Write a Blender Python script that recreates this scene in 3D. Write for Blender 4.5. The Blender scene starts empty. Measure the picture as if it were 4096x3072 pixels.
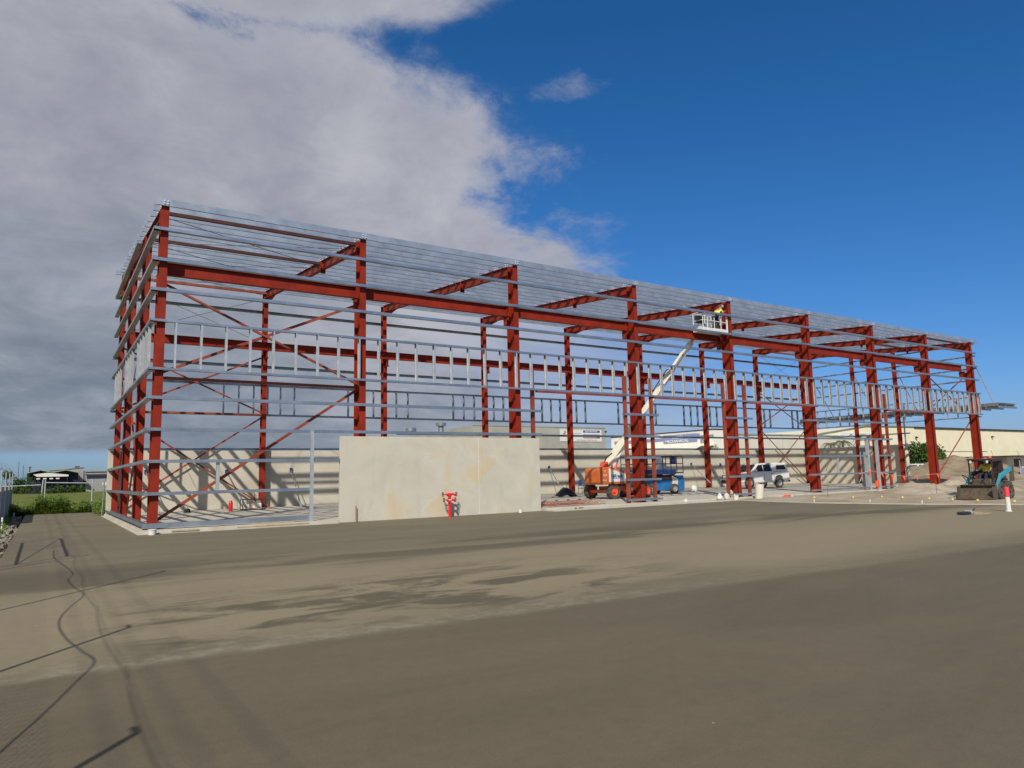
import bpy, math, random
import numpy as np
from mathutils import Vector, Matrix
random.seed(7); RNG = np.random.default_rng(7)
sc = bpy.context.scene
col = sc.collection
R = math.radians
# ------------------------------------------------------------------ camera
YAW, PITCH, ROLL = R(33.423), R(7.194), R(1.31)
fwd = Vector((math.sin(YAW)*math.cos(PITCH), math.cos(YAW)*math.cos(PITCH), math.sin(PITCH)))
rt = Vector((math.cos(YAW), -math.sin(YAW), 0)); up = rt.cross(fwd)
r2 = rt*math.cos(ROLL) - up*math.sin(ROLL); u2 = rt*math.sin(ROLL) + up*math.cos(ROLL)
cd = bpy.data.cameras.new('camera'); cam = bpy.data.objects.new('camera', cd); col.objects.link(cam)
cam.matrix_world = Matrix(((r2.x, u2.x, -fwd.x, -3.198), (r2.y, u2.y, -fwd.y, -26.803), (r2.z, u2.z, -fwd.z, 1.7), (0, 0, 0, 1)))
cd.sensor_width = 36; cd.sensor_fit = 'HORIZONTAL'; cd.lens = 25.016; cd.clip_start = .1; cd.clip_end = 3000
sc.camera = cam
# ------------------------------------------------------------------ light
SUN_AZ, SUN_EL = 39.0, 37.0          # light travels towards azimuth 39 deg (from +Y to +X)
sd = bpy.data.lights.new('sun', 'SUN'); sd.energy = 4.1; sd.angle = R(.53); sd.color = (1, .93, .82)
so = bpy.data.objects.new('sun', sd); col.objects.link(so)
ld = Vector((math.sin(R(SUN_AZ))*math.cos(R(SUN_EL)), math.cos(R(SUN_AZ))*math.cos(R(SUN_EL)), -math.sin(R(SUN_EL))))
so.rotation_euler = ld.to_track_quat('-Z', 'Y').to_euler(); so.location = (-40, -60, 60)
sc.view_settings.view_transform = 'Standard'; sc.view_settings.look = 'None'
sc.view_settings.exposure = 0.0; sc.view_settings.gamma = 1; sc.view_settings.use_curve_mapping = False

class G:                                                            # tiny node graph helper
    def __init__(s, nt): s.nt = nt; nt.nodes.clear()
    def n(s, t, **k):
        o = s.nt.nodes.new(t)
        for a, b in k.items(): setattr(o, a, b)
        return o
    def l(s, a, b): s.nt.links.new(a, b)
    def m(s, op, a, b=None, c=None, clamp=False):
        o = s.n('ShaderNodeMath', operation=op); o.use_clamp = clamp
        for i, v in enumerate((a, b, c)):
            if v is None: continue
            if isinstance(v, (int, float)): o.inputs[i].default_value = v
            else: s.l(v, o.inputs[i])
        return o.outputs[0]
    def ss(s, v, a, b):                                             # smoothstep
        o = s.n('ShaderNodeMapRange', interpolation_type='SMOOTHSTEP'); s.l(v, o.inputs[0])
        o.inputs[1].default_value = a; o.inputs[2].default_value = b; return o.outputs[0]
    def noise(s, vec, scale, detail=4, rough=.55, dist=0, sc3=None):
        if sc3:
            mp = s.n('ShaderNodeMapping'); mp.inputs['Scale'].default_value = sc3; s.l(vec, mp.inputs[0]); vec = mp.outputs[0]
        o = s.n('ShaderNodeTexNoise'); s.l(vec, o.inputs['Vector']); o.inputs['Scale'].default_value = scale
        o.inputs['Detail'].default_value = detail; o.inputs['Roughness'].default_value = rough; o.inputs['Distortion'].default_value = dist
        return o.outputs[0]
    def ramp(s, v, stops):
        o = s.n('ShaderNodeValToRGB'); s.l(v, o.inputs[0]); e = o.color_ramp.elements
        while len(e) < len(stops): e.new(.5)
        for i, (p, c) in enumerate(stops): e[i].position = p; e[i].color = (*c, 1) if len(c) == 3 else c
        return o.outputs[0]
    def mix(s, f, a, b, bt='MIX'):
        o = s.n('ShaderNodeMix', data_type='RGBA', blend_type=bt)
        for i, v in ((0, f), (6, a), (7, b)):
            if isinstance(v, (int, float)): o.inputs[i].default_value = v
            elif isinstance(v, tuple): o.inputs[i].default_value = (*v, 1)
            else: s.l(v, o.inputs[i])
        return o.outputs[2]

w = bpy.data.worlds.new('World'); sc.world = w; w.use_nodes = True
g = G(w.node_tree)
sky = g.n('ShaderNodeTexSky', sky_type='NISHITA'); sky.sun_disc = False; sky.sun_elevation = R(SUN_EL)
sky.sun_rotation = R(SUN_AZ + 180); sky.air_density = 1.0; sky.dust_density = .6; sky.ozone_density = 2.5
tc = g.n('ShaderNodeTexCoord'); D = tc.outputs['Generated']
sp = g.n('ShaderNodeSeparateXYZ'); g.l(D, sp.inputs[0]); X, Y, Z = sp.outputs
az = g.m('MULTIPLY', g.m('ARCTAN2', X, Y), 57.2958)
el = g.m('MULTIPLY', g.m('ARCSINE', Z), 57.2958)
zz = g.m('ADD', g.m('MAXIMUM', Z, 0.0), .30)
cb = g.n('ShaderNodeCombineXYZ'); g.l(g.m('DIVIDE', X, zz), cb.inputs[0]); g.l(g.m('DIVIDE', Y, zz), cb.inputs[1]); cb.inputs[2].default_value = .3
P = cb.outputs[0]
edge = g.ramp(g.m('DIVIDE', el, 40.0), [(p/40, (v/90,)*3) for p, v in
       ((0, 62), (5, 60), (8, 51), (12, 45), (15, 41.5), (17, 40), (21, 37), (25, 38), (28, 34), (30, 30), (31.5, 24), (33, 19.5), (34.6, 29), (38, 36))])
edge = g.m('MULTIPLY', edge, 90.0)
nb = g.noise(P, 2.2, 7, .6, .35); nf = g.noise(P, 7.5, 9, .68, .25); nm = g.noise(P, .9, 5, .55, .4)
dist = g.m('ADD', g.m('SUBTRACT', edge, az), g.m('MULTIPLY', g.m('SUBTRACT', nb, .5), 34.0))
dist = g.m('ADD', dist, g.m('MULTIPLY', g.m('SUBTRACT', nf, .5), 24.0))
cover = g.m('POWER', g.ss(dist, -5.0, 9.0), 1.25)
band = g.ss(g.m('ADD', el, g.m('MULTIPLY', g.m('SUBTRACT', nm, .5), 2.4)), 1.7, 2.3)
cover = g.m('MULTIPLY', cover, band)
hole = g.ss(g.m('ADD', nb, g.m('MULTIPLY', nf, .35)), .50, .64)     # thin spots only near the ragged edge
deep = g.ss(dist, 3.0, 12.0)
cover = g.m('MULTIPLY', cover, g.m('MAXIMUM', hole, deep))
far = g.m('SUBTRACT', 1.0, g.m('MULTIPLY', g.ss(az, 24.0, 46.0), g.m('SUBTRACT', 1.0, g.ss(el, 9.0, 15.0))))
cover = g.m('MULTIPLY', cover, g.m('ADD', .45, g.m('MULTIPLY', far, .53)))
# one small wisp
wd = g.m('SQRT', g.m('ADD', g.m('POWER', g.m('DIVIDE', g.m('SUBTRACT', az, 38.6), 2.6), 2.0), g.m('POWER', g.m('DIVIDE', g.m('SUBTRACT', el, 29.7), .9), 2.0)))
wisp = g.m('MULTIPLY', g.m('SUBTRACT', 1.0, g.ss(g.m('ADD', wd, g.m('MULTIPLY', g.m('SUBTRACT', nf, .5), 5.0)), -.3, 1.3)), .38)
cover = g.m('MAXIMUM', cover, wisp)
shade = g.m('ADD', g.m('MULTIPLY', g.noise(P, 1.7, 5, .5, .3), .45), g.m('MULTIPLY', g.noise(P, 5.0, 8, .62, .3), .55))
low = g.ss(g.m('ADD', el, g.m('MULTIPLY', g.ss(az, 5.0, 35.0), 12.0)), 1.0, 24.0)
cl = g.ramp(shade, [(.38, (.295, .31, .37)), (.5, (.372, .385, .44)), (.62, (.475, .48, .53))])
clow = g.ramp(shade, [(.38, (.155, .195, .255)), (.5, (.208, .25, .312)), (.62, (.29, .325, .39))])
ccol = g.mix(low, clow, cl)
ccol = g.mix(g.m('MULTIPLY', g.m('SUBTRACT', 1.0, g.ss(dist, 2.0, 20.0)), .45), ccol, (.47, .475, .55))
skyc = g.mix(1.0, sky.outputs[0], (.62, .715, 1.17), 'MULTIPLY')
s3 = g.n('ShaderNodeSeparateColor'); g.l(skyc, s3.inputs[0]); c3 = g.n('ShaderNodeCombineColor')
g.l(g.m('MULTIPLY', g.m('POWER', s3.outputs[0], 1.5), .42), c3.inputs[0]); g.l(s3.outputs[1], c3.inputs[1]); g.l(s3.outputs[2], c3.inputs[2]); skyc = c3.outputs[0]
b1 = g.n('ShaderNodeBackground'); g.l(skyc, b1.inputs[0]); b1.inputs[1].default_value = .085
b2 = g.n('ShaderNodeBackground'); g.l(ccol, b2.inputs[0]); b2.inputs[1].default_value = 1.0
mx = g.n('ShaderNodeMixShader'); g.l(cover, mx.inputs[0]); g.l(b1.outputs[0], mx.inputs[1]); g.l(b2.outputs[0], mx.inputs[2])
ow = g.n('ShaderNodeOutputWorld'); g.l(mx.outputs[0], ow.inputs[0])

# ------------------------------------------------------------------ materials
def mat(name, c, rough=.6, metal=0., var=.12, scale=3., bump=0., bscale=30., c2=None, spec=.5, streak=None, fine=0):
    m = bpy.data.materials.new(name); m.use_nodes = True; q = G(m.node_tree)
    b = q.n('ShaderNodeBsdfPrincipled'); o = q.n('ShaderNodeOutputMaterial'); q.l(b.outputs[0], o.inputs[0])
    t = q.n('ShaderNodeTexCoord').outputs['Object']
    n1 = q.noise(t, scale, 5, .6, .3, streak)
    ca = tuple(x*(1-var*2) for x in c) if c2 is None else c2
    cc = q.ramp(n1, [(.32, ca), (.68, tuple(min(1, x*(1+var)) for x in c))])
    if fine:
        n2 = q.noise(t, bscale, 3, .7); cc = q.mix(1.0, cc, q.ramp(n2, [(.3, (1-fine,)*3), (.7, (1, 1, 1))]), 'MULTIPLY')
    q.l(cc, b.inputs['Base Color']); b.inputs['Metallic'].default_value = metal
    b.inputs['Specular IOR Level'].default_value = spec
    rr = q.n('ShaderNodeMapRange'); q.l(n1, rr.inputs[0]); rr.inputs[3].default_value = max(.02, rough-.08); rr.inputs[4].default_value = min(1, rough+.1)
    q.l(rr.outputs[0], b.inputs['Roughness'])
    if bump:
        bm = q.n('ShaderNodeBump'); bm.inputs['Strength'].default_value = bump; bm.inputs['Distance'].default_value = .03
        q.l(q.noise(t, bscale, 4, .6), bm.inputs['Height']); q.l(bm.outputs[0], b.inputs['Normal'])
    return m
M = {}
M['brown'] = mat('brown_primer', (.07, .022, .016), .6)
M['red'] = mat('red_oxide_paint', (.275, .026, .010), .55, spec=.25, var=.13, scale=1.3, fine=.12, bscale=9)
M['redrust'] = mat('worn_red_paint', (.30, .062, .03), .6, var=.2, scale=2)
M['dark'] = mat('dark_steel', (.05, .035, .032), .5)
M['galv'] = mat('galvanised_steel', (.46, .51, .56), .36, .8, var=.10, scale=1.2, fine=.08, bscale=14)
M['zinc'] = mat('bright_zinc_purlin', (.52, .565, .61), .38, .62, var=.10, scale=1.2, fine=.08, bscale=14)
M['galvw'] = mat('galvanised_stud', (.60, .63, .65), .38, .55, var=.08)
M['bolt'] = mat('bright_bolt', (.9, .9, .9), .3, .3, var=.02)
M['white'] = mat('white_paint', (.74, .74, .70), .45, var=.05)
M['cream'] = mat('cream_paint', (.76, .73, .60), .45, var=.07)
M['orange'] = mat('orange_paint', (.60, .14, .03), .42, var=.1)
M['blue'] = mat('blue_paint', (.02, .16, .42), .4, var=.12)
M['navy'] = mat('navy_paint', (.012, .035, .14), .45, var=.12)
M['teal'] = mat('teal_paint', (.05, .30, .40), .45, var=.15)
M['black'] = mat('black_plastic', (.02, .02, .022), .5)
M['rubber'] = mat('dusty_rubber', (.085, .078, .065), .85, var=.3, scale=8)
M['mud'] = mat('muddy_steel', (.11, .085, .06), .8, var=.25, scale=5, bump=.3)
M['rim'] = mat('silver_rim', (.55, .55, .56), .35, .6)
M['rimo'] = mat('orange_rim', (.75, .09, .03), .45)
M['glass'] = mat('dark_glass', (.012, .016, .022), .08, var=.02)
M['silver'] = mat('silver_car_paint', (.74, .74, .72), .35, .05, var=.03)
M['skin'] = mat('skin', (.42, .22, .15), .6, var=.04)
M['vest'] = mat('yellow_vest', (.82, .78, .09), .7, var=.06)
M['navycloth'] = mat('navy_cloth', (.02, .024, .045), .85)
M['pink'] = mat('fluoro_pink', (.85, .06, .10), .5, var=.05)
M['flag'] = mat('orange_flag', (.9, .12, .04), .6, var=.05)
M['redgas'] = mat('red_gas_paint', (.75, .015, .02), .35, var=.05)
M['timber'] = mat('raw_timber', (.42, .34, .22), .8, var=.15)
M['paper'] = mat('paper_bag', (.66, .62, .54), .85, var=.12, scale=9)
M['yellow'] = mat('yellow_cap', (.75, .68, .12), .5)
M['bark'] = mat('bark', (.10, .075, .05), .9, var=.2, bump=.4)
M['cloth'] = mat('grey_shade_cloth', (.30, .31, .32), .85, var=.1, scale=2)
M['greywall'] = mat('grey_tilt_panel', (.40, .40, .35), .85, var=.08, scale=.5, fine=.06)
M['creamwall'] = mat('cream_cladding', (.86, .79, .58), .6, var=.03, scale=.3)
M['beigewall'] = mat('beige_cladding', (.68, .64, .55), .65, var=.04, scale=.3)
M['offwhite'] = mat('off_white_cladding', (.84, .82, .73), .6, var=.03, scale=.5)
M['bluesign'] = mat('blue_sign', (.03, .07, .28), .4, var=.04)
M['bluepale'] = mat('faded_blue_band', (.24, .28, .50), .5, var=.04)
M['redsign'] = mat('maroon_sign', (.28, .035, .04), .5, var=.04)
M['roofgreen'] = mat('pale_green_roof', (.30, .33, .26), .6)
M['shedblue'] = mat('dark_blue_cladding', (.010, .014, .045), .6)
M['hangar'] = mat('grey_cladding', (.32, .32, .32), .6)
M['hose'] = mat('black_hose', (.015, .015, .015), .5)
def leafmat(name, c, c2):
    m = bpy.data.materials.new(name); m.use_nodes = True; q = G(m.node_tree)
    b = q.n('ShaderNodeBsdfPrincipled'); o = q.n('ShaderNodeOutputMaterial')
    t = q.n('ShaderNodeTexCoord').outputs['Object']; gi = q.n('ShaderNodeNewGeometry')
    cc = q.mix(gi.outputs['Random Per Island'], c, c2)
    q.l(cc, b.inputs['Base Color']); b.inputs['Roughness'].default_value = .65
    tr = q.n('ShaderNodeBsdfTranslucent'); q.l(cc, tr.inputs[0]); ms = q.n('ShaderNodeMixShader'); ms.inputs[0].default_value = .3
    q.l(b.outputs[0], ms.inputs[1]); q.l(tr.outputs[0], ms.inputs[2]); q.l(ms.outputs[0], o.inputs[0]); return m
M['weed'] = leafmat('weed_leaf', (.09, .17, .025), (.26, .36, .06))
M['leaf'] = leafmat('tree_leaf', (.035, .075, .012), (.09, .15, .02))
M['palm'] = leafmat('palm_leaf', (.10, .11, .04), (.19, .18, .08))

def pavement_mat():
    m = bpy.data.materials.new('fresh_pavement'); m.use_nodes = True; q = G(m.node_tree)
    b = q.n('ShaderNodeBsdfPrincipled'); o = q.n('ShaderNodeOutputMaterial'); q.l(b.outputs[0], o.inputs[0])
    t = q.n('ShaderNodeTexCoord').outputs['Object']
    s = q.n('ShaderNodeSeparateXYZ'); q.l(t, s.inputs[0]); x, y, z = s.outputs
    base = q.ramp(q.noise(t, .5, 6, .6, .4, (.35, 1.6, 1)), [(.3, (.162, .139, .090)), (.72, (.213, .184, .119))])
    fineN = q.noise(t, 60, 3, .7)
    # pale dusty strip in front of the newer pour
    wob = q.m('MULTIPLY', q.m('SUBTRACT', q.noise(t, .45, 5, .62, .3, (.5, 1, 1)), .5), 2.2)
    yy = q.m('ADD', y, wob)
    # the pour edge drifts with x
    e0 = q.m('ADD', q.m('MULTIPLY', x, -.05), -19.25)
    ew = q.m('MULTIPLY', q.m('SUBTRACT', q.noise(t, 1.1, 5, .6), .5), .35)
    dn = q.m('SUBTRACT', q.m('ADD', y, ew), e0)
    near = q.m('SUBTRACT', 1.0, q.ss(dn, -.14, .24))
    strip = q.m('MULTIPLY', q.ss(yy, -19.8, -17.6), q.m('SUBTRACT', 1.0, q.ss(yy, -15.0, -9.0)))
    c = q.mix(q.m('MULTIPLY', strip, .60), base, (.350, .290, .180))
    # damp blotches
    bn = q.noise(t, .85, 8, .68, .6, (.55, 1.3, 1))
    blot = q.m('MULTIPLY', q.ss(bn, .44, .58), q.m('MULTIPLY', q.ss(yy, -19.4, -18.2), q.m('SUBTRACT', 1.0, q.ss(yy, -16.4, -13.8))))
    blot = q.m('MULTIPLY', blot, q.m('MULTIPLY', q.ss(x, -3.2, -1.6), q.m('SUBTRACT', 1.0, q.ss(x, 3.5, 8.0))))
    band2 = q.m('MULTIPLY', q.ss(yy, -13.6, -12.2), q.m('SUBTRACT', 1.0, q.ss(yy, -10.6, -8.8)))
    blot2 = q.m('MULTIPLY', q.m('MULTIPLY', q.ss(q.noise(t, .35, 6, .65, .5, (.3, 1.4, 1)), .44, .56), band2), .85)
    c = q.mix(q.m('MAXIMUM', q.m('MULTIPLY', blot, .82), q.m('MULTIPLY', blot2, .8)), c, (.095, .084, .054))
    rim = q.m('MULTIPLY', q.ss(dn, -.05, .10), q.m('SUBTRACT', 1.0, q.ss(dn, .15, .9)))
    rim = q.m('MULTIPLY', rim, q.m('SUBTRACT', 1.0, q.m('MULTIPLY', q.ss(x, 1.0, 7.0), .8)))
    c = q.mix(q.m('MULTIPLY', q.m('MULTIPLY', rim, q.ss(q.noise(t, 3.5, 6, .65), .40, .66)), .55), c, (.34, .31, .23))
    nearc = q.ramp(q.noise(t, .35, 6, .6, .6, (.5, 1.3, 1)), [(.3, (.128, .106, .066)), (.72, (.178, .147, .092))])
    c = q.mix(near, c, nearc)
    # small pale chips and scuffs
    vo = q.n('ShaderNodeTexVoronoi'); q.l(t, vo.inputs['Vector']); vo.inputs['Scale'].default_value = 1.6
    chip = q.m('MULTIPLY', q.m('SUBTRACT', 1.0, q.ss(vo.outputs['Distance'], .012, .03)), q.ss(q.noise(t, .9, 2), .52, .6))
    c = q.mix(q.m('MULTIPLY', chip, .7), c, (.5, .48, .42))
    c = q.mix(1.0, c, q.ramp(fineN, [(.25, (.80, .80, .80)), (.75, (1.07, 1.07, 1.07))]), 'MULTIPLY')
    c = q.mix(1.0, c, q.ramp(q.noise(t, 7, 5, .7), [(.3, (.92, .92, .92)), (.7, (1.04, 1.04, 1.04))]), 'MULTIPLY')
    q.l(c, b.inputs['Base Color']); b.inputs['Roughness'].default_value = .82; b.inputs['Specular IOR Level'].default_value = .3
    bm = q.n('ShaderNodeBump'); bm.inputs['Strength'].default_value = .35; bm.inputs['Distance'].default_value = .012
    q.l(q.m('ADD', fineN, q.m('MULTIPLY', q.noise(t, 4, 4, .6, 0, (.4, 2, 1)), .8)), bm.inputs['Height']); q.l(bm.outputs[0], b.inputs['Normal'])
    return m
M['pave'] = pavement_mat()
def concrete(name, a, c, stain=None, pour=False):
    m = bpy.data.materials.new(name); m.use_nodes = True; q = G(m.node_tree)
    b = q.n('ShaderNodeBsdfPrincipled'); o = q.n('ShaderNodeOutputMaterial'); q.l(b.outputs[0], o.inputs[0])
    t = q.n('ShaderNodeTexCoord').outputs['Object']
    cc = q.ramp(q.noise(t, .8, 6, .6, .5), [(.3, a), (.7, c)])
    if stain:
        cc = q.mix(q.m('MULTIPLY', q.ss(q.noise(t, .75, 4, .5, .6), .52, .70), .6), cc, stain)
        cc = q.mix(q.m('MULTIPLY', q.ss(q.noise(t, 1.6, 5, .6, .3, (1.6, 1, .5)), .55, .7), .18), cc, (.36, .35, .30))
    f = q.noise(t, 35, 4, .7)
    cc = q.mix(1.0, cc, q.ramp(f, [(.3, (.9, .9, .9)), (.7, (1.03, 1.03, 1.03))]), 'MULTIPLY')
    q.l(cc, b.inputs['Base Color']); b.inputs['Roughness'].default_value = .85; b.inputs['Specular IOR Level'].default_value = .25
    bm = q.n('ShaderNodeBump'); bm.inputs['Strength'].default_value = .3; bm.inputs['Distance'].default_value = .01
    h = f
    if pour: h = q.m('ADD', f, q.m('MULTIPLY', q.ss(q.noise(t, 2.2, 6, .65, .4), .6, .68), 1.5))
    q.l(h, bm.inputs['Height']); q.l(bm.outputs[0], b.inputs['Normal'])
    return m
M['conc'] = concrete('precast_concrete', (.53, .505, .42), (.62, .595, .505), (.60, .48, .29), True)
M['concback'] = concrete('precast_concrete_back', (.50, .47, .38), (.60, .56, .46))
M['slab'] = concrete('slab_concrete', (.46, .43, .35), (.60, .57, .48), (.45, .33, .24))
def ground_mat(name, a, c, d, s1=.5):
    m = bpy.data.materials.new(name); m.use_nodes = True; q = G(m.node_tree)
    b = q.n('ShaderNodeBsdfPrincipled'); o = q.n('ShaderNodeOutputMaterial'); q.l(b.outputs[0], o.inputs[0])
    t = q.n('ShaderNodeTexCoord').outputs['Object']
    cc = q.ramp(q.noise(t, s1, 6, .65, .5), [(.3, a), (.5, c), (.7, d)])
    f = q.noise(t, 12, 5, .75)
    cc = q.mix(1.0, cc, q.ramp(f, [(.3, (.72, .72, .72)), (.7, (1.1, 1.1, 1.1))]), 'MULTIPLY')
    q.l(cc, b.inputs['Base Color']); b.inputs['Roughness'].default_value = .95; b.inputs['Specular IOR Level'].default_value = .1
    bm = q.n('ShaderNodeBump'); bm.inputs['Strength'].default_value = .6; bm.inputs['Distance'].default_value = .06
    q.l(f, bm.inputs['Height']); q.l(bm.outputs[0], b.inputs['Normal'])
    return m
M['dirt'] = ground_mat('site_dirt', (.31, .225, .14), (.44, .375, .28), (.54, .495, .40), .42)
M['mound'] = ground_mat('earth_mound', (.20, .145, .09), (.32, .255, .175), (.38, .315, .225), .6)
M['grass'] = ground_mat('field_grass', (.105, .135, .03), (.15, .18, .042), (.20, .20, .06), .12)
M['earth'] = ground_mat('dark_earth', (.05, .042, .03), (.08, .07, .045), (.10, .10, .05))
M['rubble'] = ground_mat('broken_concrete', (.22, .19, .14), (.30, .27, .21), (.36, .33, .26), 2)

# ------------------------------------------------------------------ mesh builder
class MB:
    def __init__(s): s.v = []; s.f = []
    def add(s, vs, fs):
        k = len(s.v); s.v += [tuple(v) for v in vs]; s.f += [tuple(i+k for i in f) for f in fs]; return s
    def box(s, x0, x1, y0, y1, z0, z1):
        return s.add([(x0,y0,z0),(x1,y0,z0),(x1,y1,z0),(x0,y1,z0),(x0,y0,z1),(x1,y0,z1),(x1,y1,z1),(x0,y1,z1)],
                     [(0,3,2,1),(4,5,6,7),(0,1,5,4),(1,2,6,5),(2,3,7,6),(3,0,4,7)])
    def frame(s, p, q, upv=(0,0,1)):
        p = Vector(p); q = Vector(q); d = (q-p).normalized(); u = Vector(upv)
        if abs(d.dot(u)) > .98: u = Vector((0,1,0))
        a = d.cross(u).normalized(); b = a.cross(d).normalized(); return p, q, a, b
    def prof(s, p, q, pts, upv=(0,0,1)):                            # extrude closed 2D outline along p-q
        p, q, a, b = s.frame(p, q, upv); n = len(pts)
        vs = [p+a*x+b*y for x, y in pts] + [q+a*x+b*y for x, y in pts]
        fs = [(i, (i+1) % n, (i+1) % n+n, i+n) for i in range(n)] + [tuple(range(n-1, -1, -1)), tuple(range(n, 2*n))]
        return s.add(vs, fs)
    def bar(s, p, q, w_, h_, upv=(0,0,1)):
        return s.prof(p, q, [(-w_/2,-h_/2),(w_/2,-h_/2),(w_/2,h_/2),(-w_/2,h_/2)], upv)
    def tube(s, p, q, r, r1=None, n=8):
        r1 = r if r1 is None else r1; p, q, a, b = s.frame(p, q)
        c = [(math.cos(2*math.pi*i/n), math.sin(2*math.pi*i/n)) for i in range(n)]
        vs = [p+(a*x+b*y)*r for x, y in c] + [q+(a*x+b*y)*r1 for x, y in c]
        return s.add(vs, [(i, (i+1) % n, (i+1) % n+n, i+n) for i in range(n)] + [tuple(range(n-1,-1,-1)), tuple(range(n, 2*n))])
    def path(s, pts, r, n=6):
        for a, b in zip(pts, pts[1:]): s.tube(a, b, r, n=n)
        return s
    def ibeam(s, p, q, bf, d, tf=.014, tw=.010, upv=(0,0,1)):
        h = d/2; k = bf/2; t = tw/2
        return s.prof(p, q, [(-k,-h),(k,-h),(k,-h+tf),(t,-h+tf),(t,h-tf),(k,h-tf),(k,h),(-k,h),(-k,h-tf),(-t,h-tf),(-t,-h+tf),(-k,-h+tf)], upv)
    def cee(s, p, q, depth, ht, t=.006, lip=.02, upv=(0,0,1)):       # web at the bottom, flanges up, lips in
        h = depth/2
        return s.prof(p, q, [(-h,0),(h,0),(h,ht),(h-lip,ht),(h-lip,ht-t),(h-t,ht-t),(h-t,t),(-h+t,t),(-h+t,ht-t),(-h+lip,ht-t),(-h+lip,ht),(-h,ht)], upv)
    def poly(s, pts, off):                                          # planar polygon given a thickness vector
        n = len(pts); off = Vector(off)
        vs = [Vector(p) for p in pts] + [Vector(p)+off for p in pts]
        return s.add(vs, [tuple(range(n-1,-1,-1)), tuple(range(n, 2*n))] + [(i, (i+1) % n, (i+1) % n+n, i+n) for i in range(n)])
    def lathe(s, c, prof, ax=(0,0,1), n=16, caps=True):
        c = Vector(c); d = Vector(ax).normalized(); u = Vector((0,0,1)) if abs(d.z) < .9 else Vector((1,0,0))
        a = d.cross(u).normalized(); b = a.cross(d); k = len(prof)
        vs = [c+d*h+(a*math.cos(2*math.pi*i/n)+b*math.sin(2*math.pi*i/n))*r for r, h in prof for i in range(n)]
        fs = [(j*n+i, j*n+(i+1) % n, (j+1)*n+(i+1) % n, (j+1)*n+i) for j in range(k-1) for i in range(n)]
        if caps: fs += [tuple(range(n-1,-1,-1)), tuple(range((k-1)*n, k*n))]
        return s.add(vs, fs)
    def cof(s, p, q, d, ht, t=.006):                                 # channel open to the front
        h = d/2; return s.prof(p, q, [(-h,0),(h,0),(h,t),(-h+t,t),(-h+t,ht-t),(h,ht-t),(h,ht),(-h,ht)])
    def obj(s, name, m, parent=None, label=None, bevel=0, smooth=False):
        me = bpy.data.meshes.new(name); me.from_pydata(s.v, [], s.f); me.materials.append(m); me.validate()
        o = bpy.data.objects.new(name, me); col.objects.link(o)
        if smooth: me.polygons.foreach_set('use_smooth', [True]*len(me.polygons))
        if parent is not None: o.parent = parent
        if label: o['label'] = label
        if bevel:
            b = o.modifiers.new('bevel', 'BEVEL'); b.width = bevel; b.segments = 2; b.limit_method = 'ANGLE'
        return o
def thing(name, label, cat, loc=(0,0,0), rz=0, group=None):
    o = bpy.data.objects.new(name, None); col.objects.link(o); o.location = loc; o.rotation_euler = (0,0,rz)
    return tag(o, label, cat, group)
def tag(o, label, cat, group=None):
    o['label'] = label; o['category'] = cat
    if group: o['group'] = group
    return o
def struct(o): o['kind'] = 'structure'; return o
def copy_tree(o, parent=None):
    c = o.copy(); col.objects.link(c); c.parent = parent
    for ch in [k for k in bpy.data.objects if k.parent == o]: copy_tree(ch, c)
    return c
def text(name, s, size, m, parent, loc, rot, ext=.01, sx=1., align='LEFT', shear=0, bold=0):
    cu = bpy.data.curves.new(name, 'FONT'); cu.body = s; cu.size = size; cu.extrude = ext; cu.shear = shear; cu.align_x = align; cu.offset = bold
    t = bpy.data.objects.new(name, cu); col.objects.link(t)
    dg = bpy.context.evaluated_depsgraph_get(); me = bpy.data.meshes.new_from_object(t.evaluated_get(dg))
    bpy.data.objects.remove(t); me.materials.clear(); me.materials.append(m)
    o = bpy.data.objects.new(name, me); col.objects.link(o); o.location = loc; o.rotation_euler = rot; o.scale = (sx, 1, 1)
    if parent is not None: o.parent = parent
    return o

# ------------------------------------------------------------------ ground and setting
def grid(x0, x1, y0, y1, nx, ny, fz):
    xs = np.linspace(x0, x1, nx); ys = np.linspace(y0, y1, ny); b = MB()
    b.v = [(float(x), float(y), float(fz(x, y))) for y in ys for x in xs]
    b.f = [(j*nx+i, j*nx+i+1, (j+1)*nx+i+1, (j+1)*nx+i) for j in range(ny-1) for i in range(nx-1)]
    return b
struct(MB().add([(-900,-400,-.62),(1100,-400,-.62),(1100,1500,-.62),(-900,1500,-.62)], [(0,1,2,3)]).obj('ground', M['earth']))
pb = MB(); edge_pts = [(28.25,-.55),(27.7,-3),(27.45,-6),(27.8,-8.5),(28.35,-10.8),(29.4,-12.8),(30.0,-15),(31.5,-20),(36,-32),(40,-45)]
left = [(-3.95, y) for y in (-45, 0, 23.1)]
outline = [(-3.95,-45)] + [(40,-45)] + edge_pts[::-1][1:] + [(28.25,.5),(-.3,.5),(-.3,17),(-.5,17),(-.5,22.6),(-3.85,23.1)]
pb.add([(x, y, 0) for x, y in outline], [tuple(range(len(outline)))])
pv = pb
pv.add([(x, y, 0) for x, y in outline] + [(x, y, -.3) for x, y in outline], [(i, (i+1) % len(outline), (i+1) % len(outline)+len(outline), i+len(outline)) for i in range(len(outline))])
struct(pv.obj('pavement', M['pave']))
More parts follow.
